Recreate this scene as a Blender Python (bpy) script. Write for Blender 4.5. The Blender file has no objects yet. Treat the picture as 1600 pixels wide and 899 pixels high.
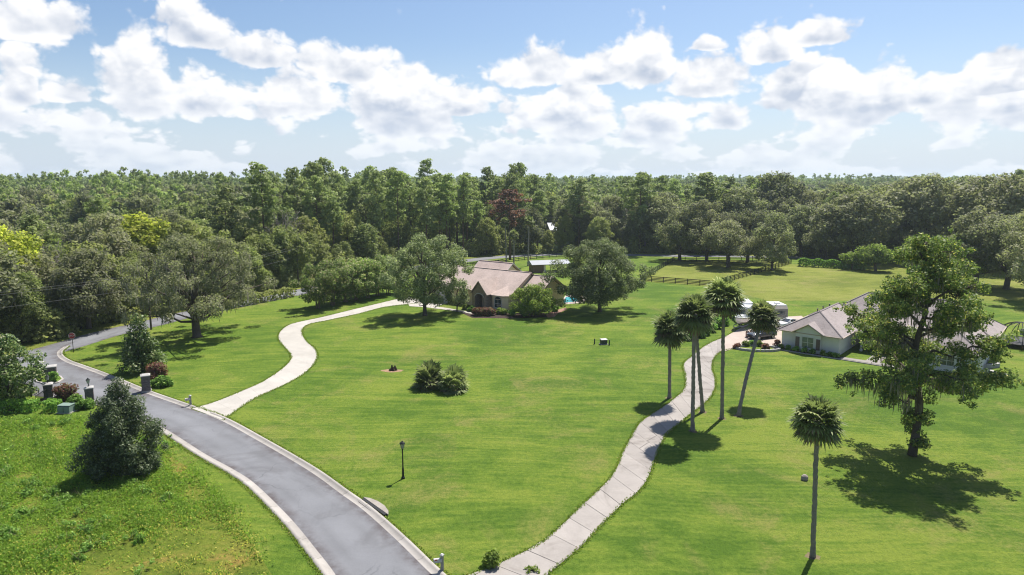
import bpy, math, random
import numpy as np
from mathutils import Vector, Matrix

# ------------------------------------------------------------------ camera
PI = math.pi
CAM_H, FOC, PITCH = 25.0, 1067.0, math.radians(9.05)
scene = bpy.context.scene
col = scene.collection
cam_data = bpy.data.cameras.new('camera')
cam_data.sensor_width = 36.0
cam_data.lens = 36.0 * FOC / 1600.0
cam_data.clip_end = 30000.0
cam = bpy.data.objects.new('camera', cam_data)
col.objects.link(cam)
cam.location = (0, 0, CAM_H)
cam.rotation_euler = (PI / 2 - PITCH, 0, 0)
scene.camera = cam

# ------------------------------------------------------------------ light
SUN_EL, SUN_AZ = math.radians(60), math.radians(32)      # azimuth clockwise from +Y
sun_data = bpy.data.lights.new('sun', 'SUN')
sun_data.energy = 5.0
sun_data.angle = math.radians(0.55)
sun_data.color = (1.0, 0.955, 0.88)
sun = bpy.data.objects.new('sun', sun_data)
col.objects.link(sun)
sdir = Vector((math.sin(SUN_AZ) * math.cos(SUN_EL), math.cos(SUN_AZ) * math.cos(SUN_EL), math.sin(SUN_EL)))
sun.rotation_euler = sdir.to_track_quat('Z', 'Y').to_euler()

vs = scene.view_settings
vs.view_transform = 'Standard'
vs.look = 'None'
vs.exposure = 0.75
vs.gamma = 1.0
vs.use_curve_mapping = False
cy = scene.cycles
cy.max_bounces = 6
cy.diffuse_bounces = 3
cy.glossy_bounces = 2
cy.transmission_bounces = 3
cy.transparent_max_bounces = 6
cy.volume_bounces = 1
cy.caustics_reflective = False
cy.caustics_refractive = False
cy.sample_clamp_indirect = 2.0
cy.use_denoising = True
cy.filter_width = 1.15

# ------------------------------------------------------------------ world: Nishita sky with cumulus
world = bpy.data.worlds.new('World')
scene.world = world
world.use_nodes = True
world.cycles.sampling_method = 'NONE'
def build_world():
    nt = world.node_tree
    nt.nodes.clear()
    N, L = nt.nodes, nt.links
    def mth(op, a, b=None, c=None, clamp=False):
        n = N.new('ShaderNodeMath'); n.operation = op; n.use_clamp = clamp
        for i, x in enumerate((a, b, c)):
            if x is None: continue
            if isinstance(x, (int, float)): n.inputs[i].default_value = x
            else: L.new(x, n.inputs[i])
        return n.outputs[0]
    def smooth(x, lo, hi):
        n = N.new('ShaderNodeMapRange'); n.interpolation_type = 'SMOOTHSTEP'
        L.new(x, n.inputs[0]); n.inputs[1].default_value = lo; n.inputs[2].default_value = hi
        return n.outputs[0]
    def noise(vec, scale, detail, rough=0.55, w=0.0):
        n = N.new('ShaderNodeTexNoise'); n.noise_dimensions = '3D'
        L.new(vec, n.inputs['Vector'])
        n.inputs['Scale'].default_value = scale; n.inputs['Detail'].default_value = detail
        n.inputs['Roughness'].default_value = rough
        return n.outputs[0]
    def mixc(f, a, b):
        n = N.new('ShaderNodeMix'); n.data_type = 'RGBA'
        if isinstance(f, (int, float)): n.inputs[0].default_value = f
        else: L.new(f, n.inputs[0])
        for i, x in ((6, a), (7, b)):
            if isinstance(x, tuple): n.inputs[i].default_value = (*x, 1)
            else: L.new(x, n.inputs[i])
        return n.outputs[2]
    out = N.new('ShaderNodeOutputWorld'); bg = N.new('ShaderNodeBackground')
    sky = N.new('ShaderNodeTexSky'); sky.sky_type = 'NISHITA'; sky.sun_disc = False
    sky.sun_elevation = SUN_EL; sky.sun_rotation = SUN_AZ
    sky.air_density = 1.0; sky.dust_density = 1.4; sky.ozone_density = 1.6; sky.altitude = 20
    tc = N.new('ShaderNodeTexCoord'); sp = N.new('ShaderNodeSeparateXYZ')
    L.new(tc.outputs['Generated'], sp.inputs[0])
    X, Y, Z = sp.outputs
    az = mth('MULTIPLY', mth('ARCTAN2', X, Y), 180 / PI)
    el = mth('MULTIPLY', mth('ARCSINE', Z), 180 / PI)
    cb = N.new('ShaderNodeCombineXYZ'); L.new(az, cb.inputs[0]); L.new(el, cb.inputs[1])
    # direction with the vertical stretched near the horizon, where clouds lie far off and look flat and small
    elp = mth('MAXIMUM', el, 0.0)
    warp = mth('MULTIPLY', mth('LOGARITHM', mth('ADD', mth('MULTIPLY', elp, 0.10), 1.0), 2.71828), 0.42)
    d3 = N.new('ShaderNodeCombineXYZ'); L.new(X, d3.inputs[0]); L.new(Y, d3.inputs[1]); L.new(warp, d3.inputs[2])
    P = d3.outputs[0]
    def shift(d):
        o = N.new('ShaderNodeVectorMath'); o.operation = 'ADD'
        L.new(P, o.inputs[0]); o.inputs[1].default_value = d
        return o.outputs[0]
    def puffs(vec, scale, detail):
        n = N.new('ShaderNodeTexVoronoi'); n.feature = 'F1'; n.normalize = True
        L.new(vec, n.inputs['Vector']); n.inputs['Scale'].default_value = scale
        n.inputs['Detail'].default_value = detail; n.inputs['Roughness'].default_value = 0.55
        return mth('SUBTRACT', 0.5, n.outputs['Distance'])
    big = noise(P, 12.0, 5.0, 0.60, 1.3)
    wob = N.new('ShaderNodeTexNoise'); L.new(P, wob.inputs['Vector']); wob.inputs['Scale'].default_value = 26.0; wob.inputs['Detail'].default_value = 1.0
    def wobbled(v):
        m = N.new('ShaderNodeVectorMath'); m.operation = 'MULTIPLY_ADD'
        L.new(wob.outputs['Color'], m.inputs[0]); m.inputs[1].default_value = (0.035, 0.035, 0.035); L.new(v, m.inputs[2])
        return m.outputs[0]
    puff = puffs(wobbled(P), 26.0, 2.0)
    puffo = puffs(wobbled(shift((0.006, 0.0, 0.012))), 26.0, 1.0)
    bigo = noise(shift((0.011, 0.0, 0.021)), 12.0, 2.0, 0.60, 1.3)
    relief = mth('ADD', mth('SUBTRACT', bigo, big), mth('MULTIPLY', mth('SUBTRACT', puffo, puff), 0.55))
    # the large cumulus of the photograph: azimuth, base elevation, half width, height (degrees)
    CL = CLOUDS
    M, S = None, None
    for (ca, ce, cw, ch) in CL:
        v = N.new('ShaderNodeVectorMath'); v.operation = 'MULTIPLY_ADD'
        L.new(cb.outputs[0], v.inputs[0])
        v.inputs[1].default_value = (1 / cw, 1 / ch, 0); v.inputs[2].default_value = (-ca / cw, -ce / ch, 0)
        s = N.new('ShaderNodeSeparateXYZ'); L.new(v.outputs[0], s.inputs[0])
        w = N.new('ShaderNodeVectorMath'); w.operation = 'MULTIPLY'; L.new(v.outputs[0], w.inputs[0]); w.inputs[1].default_value = (-1, -3.2, 0)
        x = N.new('ShaderNodeVectorMath'); x.operation = 'MAXIMUM'; L.new(v.outputs[0], x.inputs[0]); L.new(w.outputs[0], x.inputs[1])
        le = N.new('ShaderNodeVectorMath'); le.operation = 'LENGTH'; L.new(x.outputs[0], le.inputs[0]); r = le.outputs['Value']
        if M is None: M, S = r, s.outputs[1]
        else:
            g = mth('MULTIPLY_ADD', mth('SUBTRACT', M, r), 2.2, 0.5, clamp=True)
            S = mth('MULTIPLY_ADD', g, mth('SUBTRACT', s.outputs[1], S), S)
            M = mth('MINIMUM', M, r)
    M = mth('SUBTRACT', 1.0, M)
    M = mth('MAXIMUM', M, -1.2)
    # the general field of smaller clouds that goes on round the whole sky
    field = noise(shift((3.1, 1.7, 0.0)), 9.0, 3.0, 0.55, 9.0)
    low = smooth(el, 10.5, 5.0)
    fm = mth('MULTIPLY', mth('SUBTRACT', field, mth('SUBTRACT', 0.66, mth('MULTIPLY', low, 0.215))), 3.6)
    D = mth('MAXIMUM', M, fm)
    bump = mth('ADD', mth('MULTIPLY', mth('SUBTRACT', big, 0.5), 1.4), mth('MULTIPLY', mth('SUBTRACT', puff, 0.19), 1.15))
    D2 = mth('ADD', D, bump)
    alpha = smooth(D2, 0.04, 0.30)
    dens = smooth(D2, 0.2, 1.1)
    # bases in their own shade, tops and sun-side bulges bright
    base = smooth(mth('ADD', S, mth('MULTIPLY', mth('SUBTRACT', big, 0.5), 1.3)), 0.62, -0.10)
    shade = mth('MULTIPLY', mth('MULTIPLY', base, dens), 0.66)
    shade = mth('ADD', shade, mth('MULTIPLY', relief, 3.0))
    shade = mth('ADD', shade, 0.10, clamp=True)
    ccol = mixc(shade, (0.88, 0.88, 0.89), (0.46, 0.52, 0.63))
    # the far cumulus fade into the bright air above the horizon
    air = smooth(el, 8.5, -0.5)
    ccol = mixc(mth('MULTIPLY', air, 0.50), ccol, (0.76, 0.82, 0.91))
    skys = N.new('ShaderNodeVectorMath'); skys.operation = 'SCALE'
    tint = mixc(1.0, sky.outputs[0], (0.86, 0.95, 1.06)); N[-1].blend_type = 'MULTIPLY'; L.new(tint, skys.inputs[0]); skys.inputs[3].default_value = SKY_K
    skyc = mixc(mth('MULTIPLY', smooth(el, 11.5, -1.0), 0.72), skys.outputs[0], (0.66, 0.76, 0.90))
    a2 = mth('MULTIPLY', alpha, mth('SUBTRACT', 0.97, mth('MULTIPLY', smooth(el, 4.5, 0.0), 0.45)))
    fin = mixc(a2, skyc, ccol)
    L.new(fin, bg.inputs[0]); bg.inputs[1].default_value = 0.70
    L.new(bg.outputs[0], out.inputs[0])
SKY_K = 0.105
def px_dir(u, v):
    x, yv = (u - 800) / FOC, -(v - 449.5) / FOC
    d = Vector((x, math.cos(PITCH) + yv * math.sin(PITCH), -math.sin(PITCH) + yv * math.cos(PITCH))).normalized()
    return math.degrees(math.atan2(d.x, d.y)), math.degrees(math.asin(d.z))
def cloud(u0, u1, vtop, vbase):
    a0, _ = px_dir(u0, vbase); a1, _ = px_dir(u1, vbase)
    _, e0 = px_dir((u0 + u1) / 2, vbase); _, e1 = px_dir((u0 + u1) / 2, vtop)
    return ((a0 + a1) / 2, e0, (a1 - a0) / 2 * 0.98, (e1 - e0) * 0.98)
CLOUDS = [cloud(*c) for c in (
    (-60, 150, -30, 45), (235, 385, -5, 62), (-10, 70, 85, 150), (50, 160, 110, 152), (145, 300, 35, 160), (235, 390, 85, 165),
    (330, 470, 38, 92), (450, 640, 58, 118), (380, 560, 95, 165), (520, 712, 68, 165), (650, 780, 130, 172),
    (752, 930, 55, 122), (950, 1065, 8, 112), (860, 1000, 70, 120), (1075, 1140, 52, 74), (1018, 1185, 72, 138),
    (1145, 1262, 22, 84), (1210, 1340, 18, 62), (800, 985, 120, 200), (960, 1090, 150, 200), (1080, 1185, 148, 195),
    (1322, 1450, 74, 165), (1295, 1400, 128, 172), (1390, 1500, 108, 158), (1500, 1620, 66, 100), (1520, 1640, 105, 135), (1545, 1660, 140, 172),
    )]
build_world()
# SECTION-END-SKY

# ------------------------------------------------------------------ survey and mesh helpers
def G(u, v, z=0.0):
    """A place on the ground (metres), surveyed from its sight line out of the camera station."""
    x, yv = (u - 800) / FOC, -(v - 449.5) / FOC
    t = (z - CAM_H) / (-math.sin(PITCH) + yv * math.cos(PITCH))
    return (x * t, (math.cos(PITCH) + yv * math.sin(PITCH)) * t)
def top_at(v, Y):
    """Height of something at depth Y whose top is sighted on row v."""
    yv = -(v - 449.5) / FOC
    return CAM_H + (-math.sin(PITCH) + yv * math.cos(PITCH)) * Y / (math.cos(PITCH) + yv * math.sin(PITCH))
def width_at(px, Y): return px / FOC * math.hypot(Y, CAM_H) * 0.985

class MB:
    """Collects faces; build() links them as one mesh object."""
    def __init__(s): s.v, s.f = [], []
    def add(s, vs_, fs_):
        k = len(s.v); s.v += [tuple(p) for p in vs_]; s.f += [tuple(k + i for i in f) for f in fs_]; return s
    def box(s, c, d, rz=0.0, tilt=None):
        M = Matrix.Rotation(rz, 3, 'Z')
        if tilt is not None: M = M @ tilt
        q = [Vector(c) + M @ Vector((sx * d[0] / 2, sy * d[1] / 2, sz * d[2] / 2)) for sz in (-1, 1) for sx, sy in ((-1, -1), (1, -1), (1, 1), (-1, 1))]
        return s.add(q, [(3, 2, 1, 0), (4, 5, 6, 7), (0, 1, 5, 4), (1, 2, 6, 5), (2, 3, 7, 6), (3, 0, 4, 7)])
    def prism(s, poly, z0, z1):
        n = len(poly)
        q = [(x, y, z0) for x, y in poly] + [(x, y, z1) for x, y in poly]
        return s.add(q, [tuple(range(n - 1, -1, -1)), tuple(range(n, 2 * n))] + [(i, (i + 1) % n, n + (i + 1) % n, n + i) for i in range(n)])
    def extrude(s, poly, p0, ax, ay, az_, depth):
        """Polygon in the plane (ax, ay) at p0, extruded by depth along az_."""
        n = len(poly); p0, ax, ay, az_ = map(Vector, (p0, ax, ay, az_))
        a = [p0 + ax * x + ay * y for x, y in poly]; b = [p + az_ * depth for p in a]
        return s.add(a + b, [tuple(range(n - 1, -1, -1)), tuple(range(n, 2 * n))] + [(i, (i + 1) % n, n + (i + 1) % n, n + i) for i in range(n)])
    def tube(s, path, rad, n=6, cap=True):
        path = [Vector(p) for p in path]; m = len(path); rings = []
        up = Vector((0.31, 0.95, 0.05)).normalized()
        for i, p in enumerate(path):
            d = (path[min(i + 1, m - 1)] - path[max(i - 1, 0)]).normalized()
            a = d.cross(up)
            if a.length < 1e-3: a = d.cross(Vector((1, 0, 0)))
            a.normalize(); b = d.cross(a)
            r = rad[i] if hasattr(rad, '__len__') else rad
            rings.append([p + (a * math.cos(2 * PI * k / n) + b * math.sin(2 * PI * k / n)) * r for k in range(n)])
        fs_ = [(i * n + k, i * n + (k + 1) % n, (i + 1) * n + (k + 1) % n, (i + 1) * n + k) for i in range(m - 1) for k in range(n)]
        if cap: fs_ += [tuple(range(n - 1, -1, -1)), tuple(range((m - 1) * n, m * n))]
        return s.add([p for r in rings for p in r], fs_)
    def lathe(s, c, prof, n=12):
        q = [(c[0] + r * math.cos(2 * PI * k / n), c[1] + r * math.sin(2 * PI * k / n), c[2] + z) for r, z in prof for k in range(n)]
        m = len(prof)
        return s.add(q, [(i * n + k, i * n + (k + 1) % n, (i + 1) * n + (k + 1) % n, (i + 1) * n + k) for i in range(m - 1) for k in range(n)] + [tuple(range(n - 1, -1, -1)), tuple(range((m - 1) * n, m * n))])
    def loft(s, rings):
        n = len(rings[0]); m = len(rings)
        q = [p for r in rings for p in r]
        return s.add(q, [(i * n + k, i * n + (k + 1) % n, (i + 1) * n + (k + 1) % n, (i + 1) * n + k) for i in range(m - 1) for k in range(n)] + [tuple(range(n - 1, -1, -1)), tuple(range((m - 1) * n, m * n))])
    def mesh(s, name, m, smooth=False):
        me = bpy.data.meshes.new(name); me.from_pydata(s.v, [], s.f)
        if m is not None: me.materials.append(m)
        if smooth: me.polygons.foreach_set('use_smooth', [True] * len(me.polygons))
        me.update(); return me
    def build(s, name, m, parent=None, smooth=False, loc=None, rz=0.0):
        return link(name, s.mesh(name, m, smooth), parent, loc, rz)
def link(name, me, parent=None, loc=None, rz=0.0):
    o = bpy.data.objects.new(name, me); col.objects.link(o)
    if parent is not None: o.parent = parent
    if loc is not None: o.location = loc
    if rz: o.rotation_euler.z = rz
    return o
def tag(o, label=None, cat=None, group=None, kind=None):
    for k, x in (('label', label), ('category', cat), ('group', group), ('kind', kind)):
        if x: o[k] = x
    return o
def thing(name, label, cat, loc=(0, 0, 0), rz=0.0, group=None):
    return tag(link(name, None, None, loc if len(loc) == 3 else (*loc, 0), rz), label, cat, group)
def structure(o): o['kind'] = 'structure'; return o
def stuff(o): o['kind'] = 'stuff'; return o

def np_mesh(name, V, F, m, tint=None, smooth=False):
    """Fast mesh from a vertex array and an array of equal-sided faces; tint is one number per face."""
    me = bpy.data.meshes.new(name); nf, k = F.shape
    me.vertices.add(len(V)); me.vertices.foreach_set('co', np.ascontiguousarray(V, dtype=np.float32).ravel())
    me.loops.add(nf * k); me.loops.foreach_set('vertex_index', np.ascontiguousarray(F, dtype=np.int32).ravel())
    me.polygons.add(nf); me.polygons.foreach_set('loop_start', np.arange(0, nf * k, k, dtype=np.int32))
    me.polygons.foreach_set('loop_total', np.full(nf, k, dtype=np.int32))
    if smooth: me.polygons.foreach_set('use_smooth', np.ones(nf, dtype=bool))
    if m is not None: me.materials.append(m)
    me.update(calc_edges=True)
    if tint is not None:
        at_ = me.attributes.new('tint', 'FLOAT', 'FACE'); at_.data.foreach_set('value', np.ascontiguousarray(tint, dtype=np.float32))
    return me
def resample(pts, step):
    """Catmull-Rom through the points, then even steps."""
    P = [np.array(p, float) for p in pts]; P = [2 * P[0] - P[1]] + P + [2 * P[-1] - P[-2]]; d = []
    for i in range(1, len(P) - 2):
        for t in np.linspace(0, 1, 12, endpoint=False):
            a, b, c, e = P[i - 1:i + 3]
            d.append(0.5 * (2 * b + (c - a) * t + (2 * a - 5 * b + 4 * c - e) * t * t + (3 * b - a - 3 * c + e) * t ** 3))
    d.append(P[-2]); d = np.array(d)
    L_ = np.r_[0, np.cumsum(np.linalg.norm(np.diff(d, axis=0), axis=1))]
    n = max(2, int(round(L_[-1] / step)) + 1); s = np.linspace(0, L_[-1], n)
    return np.stack([np.interp(s, L_, d[:, k]) for k in range(d.shape[1])], 1)
def strip(name, left, right, z, m, parent=None, n=60):
    """A flat sheet between two edge lines."""
    def even(e):
        e = resample(e, 0.5); L_ = np.r_[0, np.cumsum(np.linalg.norm(np.diff(e, axis=0), axis=1))]
        s = np.linspace(0, L_[-1], n); return np.stack([np.interp(s, L_, e[:, k]) for k in range(2)], 1)
    a, b = even(left), even(right)
    V = np.concatenate([np.c_[a, np.full(n, z)], np.c_[b, np.full(n, z)]])
    F = np.array([(i, n + i, n + i + 1, i + 1) for i in range(n - 1)])
    return link(name, np_mesh(name, V, F, m), parent), a, b
def sheet(name, poly, z, m):
    from mathutils.geometry import tessellate_polygon
    tri = tessellate_polygon([[Vector((x, y, 0)) for x, y in poly]])
    me = bpy.data.meshes.new(name); me.from_pydata([(x, y, z) for x, y in poly], [], [tuple(t) for t in tri]); me.materials.append(m)
    import bmesh as bm_
    b = bm_.new(); b.from_mesh(me)
    for f in b.faces:
        if f.normal.z < 0: f.normal_flip()
    b.to_mesh(me); b.free(); me.update()
    return link(name, me)

# ------------------------------------------------------------------ materials
MATS = {}
class NT:
    def __init__(s, name):
        s.m = bpy.data.materials.new(name); s.m.use_nodes = True
        s.t = s.m.node_tree; s.N, s.L = s.t.nodes, s.t.links
        s.b = s.N['Principled BSDF']; s.out = s.N['Material Output']; MATS[name] = s.m
    def new(s, t, **k):
        n = s.N.new(t)
        for a, x in k.items(): setattr(n, a, x)
        return n
    def put(s, sock, x):
        if isinstance(x, tuple): sock.default_value = (*x, 1) if len(x) == 3 and sock.type == 'RGBA' else x
        elif isinstance(x, (int, float)): sock.default_value = x
        else: s.L.new(x, sock)
    def math(s, op, a, b=0.0, clamp=False):
        n = s.new('ShaderNodeMath', operation=op, use_clamp=clamp); s.put(n.inputs[0], a); s.put(n.inputs[1], b); return n.outputs[0]
    def pos(s, scale=(1, 1, 1), obj=False, rot=0.0):
        src = s.new('ShaderNodeTexCoord').outputs['Object'] if obj else s.new('ShaderNodeNewGeometry').outputs['Position']
        n = s.new('ShaderNodeMapping'); s.L.new(src, n.inputs[0]); n.inputs['Scale'].default_value = scale; n.inputs['Rotation'].default_value = (0, 0, rot); return n.outputs[0]
    def noise(s, vec, scale, detail=4.0, rough=0.55, dist=0.0):
        n = s.new('ShaderNodeTexNoise'); s.L.new(vec, n.inputs['Vector']); n.inputs['Scale'].default_value = scale
        n.inputs['Detail'].default_value = detail; n.inputs['Roughness'].default_value = rough; n.inputs['Distortion'].default_value = dist; return n.outputs[0]
    def ramp(s, f, stops):
        n = s.new('ShaderNodeValToRGB'); s.L.new(f, n.inputs[0]); e = n.color_ramp.elements
        while len(e) < len(stops): e.new(0.5)
        for i, (p, c) in enumerate(stops): e[i].position = p; e[i].color = (*c, 1) if len(c) == 3 else c
        return n.outputs[0]
    def mix(s, f, a, b, mode='MIX'):
        n = s.new('ShaderNodeMix', data_type='RGBA', blend_type=mode); s.put(n.inputs[0], f); s.put(n.inputs[6], a); s.put(n.inputs[7], b); return n.outputs[2]
    def range(s, x, lo, hi, a=0.0, b=1.0):
        n = s.new('ShaderNodeMapRange', interpolation_type='SMOOTHSTEP'); s.put(n.inputs[0], x)
        for i, q in enumerate((lo, hi, a, b)): n.inputs[i + 1].default_value = q
        return n.outputs[0]
    def bump(s, h, strength, dist):
        n = s.new('ShaderNodeBump'); s.put(n.inputs['Height'], h); n.inputs['Strength'].default_value = strength; n.inputs['Distance'].default_value = dist
        s.L.new(n.outputs[0], s.b.inputs['Normal'])
    def done(s, color, rough=0.85, spec=0.2, metal=0.0):
        s.put(s.b.inputs['Base Color'], color); s.put(s.b.inputs['Roughness'], rough); s.b.inputs['Specular IOR Level'].default_value = spec
        s.b.inputs['Metallic'].default_value = metal; return s.m
def grime(name, c, var=0.18, scale=1.5, rough=0.7, spec=0.3, metal=0.0, bump=0.0, fine=18.0):
    """A plain material with large and fine unevenness in its colour."""
    c = tuple(x * 0.74 for x in c)
    t = NT(name); p = t.pos(obj=True)
    f = t.math('ADD', t.math('MULTIPLY', t.noise(p, scale, 5.0, 0.6), 0.65), t.math('MULTIPLY', t.noise(p, fine, 3.0), 0.35))
    lo, hi = tuple(x * (1 - var) for x in c), tuple(min(1, x * (1 + var)) for x in c)
    if bump: t.bump(f, bump, 0.02)
    return t.done(t.ramp(f, [(0.3, lo), (0.7, hi)]), rough, spec, metal)
def leafmat(name, c0, c1, c2=None, trans=0.28, rough=0.5, spec=0.3, tcol=None, objvar=0.25, hue=None):
    """Foliage: colour runs from c0 to c1 with the leaf's own tint (c2 for the few odd leaves); thin leaves pass some light."""
    t = NT(name); a = t.new('ShaderNodeAttribute', attribute_name='tint').outputs['Fac']
    stops = [(0.0, c0), (0.85, c1)] + ([(0.9, c2), (1.0, c2)] if c2 else [])
    k_ = 2.85 if name in ('live_oak_leaf', 'forest_leaf', 'pine_needles', 'sweetgum_leaf', 'palm_frond', 'young_oak_leaf') else 2.7
    stops = [(q, tuple(min(0.6, x * k_) for x in cc)) for q, cc in stops]
    c = t.ramp(a, stops)
    oi = t.new('ShaderNodeObjectInfo').outputs['Random']
    k = t.math('ADD', t.math('MULTIPLY', oi, 2 * objvar), 1 - objvar)
    if hue:
        hue = tuple(x * k_ for x in hue); c = t.mix(t.math('MULTIPLY', t.math('FRACT', t.math('MULTIPLY', oi, 7.31)), 0.75), c, hue)
    m = t.new('ShaderNodeVectorMath', operation='SCALE'); t.L.new(c, m.inputs[0]); t.L.new(k, m.inputs[3]); c = m.outputs[0]
    t.done(c, rough + 0.1, spec * 0.5)
    tr = t.new('ShaderNodeBsdfTranslucent'); tm = t.mix(1.0, c, tcol or (1.15, 1.28, 0.82), 'MULTIPLY'); t.L.new(tm, tr.inputs[0])
    mx = t.new('ShaderNodeMixShader'); mx.inputs[0].default_value = trans + 0.17
    t.L.new(t.b.outputs[0], mx.inputs[1]); t.L.new(tr.outputs[0], mx.inputs[2]); t.L.new(mx.outputs[0], t.out.inputs[0])
    return t.m

def lawn_material(name, dark, mid, light, dry, stripe_rot, dryness):
    dark, mid, light, dry = (tuple(x * 0.77 for x in c) for c in (dark, mid, light, dry))
    t = NT(name); p = t.pos()
    big = t.noise(p, 0.05, 4.0, 0.55, 0.6); med = t.noise(p, 0.30, 5.0, 0.62, 0.4); fine = t.noise(p, 2.6, 5.0, 0.72); blade = t.noise(p, 9.0, 3.0, 0.75)
    # mower passes: long streaks, broad and narrow
    bend = t.new('ShaderNodeVectorMath', operation='ADD'); wv = t.new('ShaderNodeTexNoise'); t.L.new(p, wv.inputs['Vector']); wv.inputs['Scale'].default_value = 0.02; wv.inputs['Detail'].default_value = 1.0
    sc = t.new('ShaderNodeVectorMath', operation='SCALE'); t.L.new(wv.outputs['Color'], sc.inputs[0]); sc.inputs[3].default_value = 22.0
    t.L.new(p, bend.inputs[0]); t.L.new(sc.outputs[0], bend.inputs[1])
    def streak(sx, sy, det):
        m = t.new('ShaderNodeMapping'); t.L.new(bend.outputs[0], m.inputs[0]); m.inputs['Rotation'].default_value = (0, 0, stripe_rot); m.inputs['Scale'].default_value = (sx, sy, 1); return t.noise(m.outputs[0], 1.0, det, 0.6)
    st = t.math('ADD', t.math('MULTIPLY', streak(0.03, 0.55, 2.0), 0.5), t.math('MULTIPLY', streak(0.12, 2.2, 2.0), 0.5))
    f = t.math('ADD', t.math('ADD', t.math('MULTIPLY', big, 0.32), t.math('MULTIPLY', med, 0.20)), t.math('ADD', t.math('MULTIPLY', st, 0.34), t.math('MULTIPLY', fine, 0.14)))
    c = t.ramp(f, [(0.44, dark), (0.50, mid), (0.562, light)])
    dm = t.math('MULTIPLY', t.range(t.noise(p, 0.10, 6.0, 0.68, 0.9), 0.49, 0.64), t.range(t.math('ADD', t.math('MULTIPLY', med, 0.5), t.math('MULTIPLY', fine, 0.5)), 0.38, 0.62))
    c = t.mix(t.math('MULTIPLY', dm, dryness), c, dry)
    grain = t.math('ADD', t.math('MULTIPLY', fine, 0.45), t.math('MULTIPLY', blade, 0.55))
    c = t.mix(1.0, c, t.ramp(grain, [(0.33, (0.62, 0.66, 0.58)), (0.5, (0.98, 0.98, 0.98)), (0.68, (1.30, 1.26, 1.25))]), 'MULTIPLY')
    t.bump(t.math('ADD', t.math('MULTIPLY', fine, 0.8), blade), 0.8, 0.16)
    return t.done(c, 0.9, 0.10)
lawn_m = lawn_material('lawn_grass', (0.082, 0.155, 0.016), (0.132, 0.208, 0.024), (0.198, 0.258, 0.036), (0.26, 0.225, 0.080), 0.62, 0.55)
past_m = lawn_material('pasture_grass', (0.145, 0.182, 0.028), (0.205, 0.238, 0.040), (0.255, 0.275, 0.058), (0.29, 0.25, 0.10), 0.25, 0.6)
field_m = lawn_material('field_soil_and_grass', (0.10, 0.145, 0.018), (0.165, 0.205, 0.028), (0.22, 0.225, 0.042), (0.33, 0.20, 0.065), 0.2, 0.9)
def m_forest_floor():
    t = NT('forest_floor'); p = t.pos()
    f = t.math('ADD', t.math('MULTIPLY', t.noise(p, 0.05, 5.0), 0.6), t.math('MULTIPLY', t.noise(p, 0.6, 5.0, 0.7), 0.4))
    t.bump(t.noise(p, 0.5, 5.0, 0.7), 0.6, 0.5)
    return t.done(t.ramp(f, [(0.36, (0.030, 0.045, 0.012)), (0.52, (0.055, 0.085, 0.020)), (0.66, (0.095, 0.085, 0.040))]), 0.95, 0.05)
floor_m = m_forest_floor()
def m_asphalt():
    t = NT('asphalt'); p = t.pos()
    f = t.math('ADD', t.math('MULTIPLY', t.noise(p, 0.25, 5.0, 0.6), 0.6), t.math('MULTIPLY', t.noise(p, 9.0, 3.0, 0.8), 0.4))
    c = t.ramp(f, [(0.33, (0.138, 0.140, 0.150)), (0.66, (0.190, 0.193, 0.206))])
    # worn strip where no tyre runs, darker oil-stained edge patches
    c = t.mix(t.math('MULTIPLY', t.range(t.noise(p, 0.11, 6.0, 0.66, 1.4), 0.50, 0.66), 0.75), c, (0.112, 0.110, 0.116))
    g = t.new('ShaderNodeAttribute', attribute_name='edge').outputs['Fac']
    wear = t.math('MULTIPLY', g, t.range(t.noise(p, 0.8, 5.0, 0.7), 0.25, 0.7))
    c = t.mix(t.math('MULTIPLY', wear, 0.95), c, (0.070, 0.055, 0.055))
    ln = t.new('ShaderNodeAttribute', attribute_name='lane').outputs['Fac']
    c = t.mix(t.math('MULTIPLY', t.math('MULTIPLY', ln, t.range(t.noise(p, 0.3, 4.0, 0.6), 0.3, 0.6)), 0.38), c, (0.100, 0.100, 0.106))
    vo = t.new('ShaderNodeTexVoronoi', feature='DISTANCE_TO_EDGE'); wv = t.new('ShaderNodeTexNoise'); t.L.new(p, wv.inputs['Vector']); wv.inputs['Scale'].default_value = 0.9; wv.inputs['Detail'].default_value = 4.0
    ad = t.new('ShaderNodeVectorMath', operation='MULTIPLY_ADD'); t.L.new(wv.outputs['Color'], ad.inputs[0]); ad.inputs[1].default_value = (1.6, 1.6, 0); t.L.new(p, ad.inputs[2]); t.L.new(ad.outputs[0], vo.inputs['Vector']); vo.inputs['Scale'].default_value = 0.16
    crack = t.math('MULTIPLY', t.range(vo.outputs['Distance'], 0.010, 0.003), t.range(t.noise(p, 0.07, 3.0), 0.46, 0.60))
    c = t.mix(t.math('MULTIPLY', crack, 0.32), c, (0.035, 0.033, 0.033))
    t.bump(t.noise(p, 30.0, 2.0), 0.3, 0.02)
    return t.done(c, 0.88, 0.25)
asphalt_m = m_asphalt()
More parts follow.
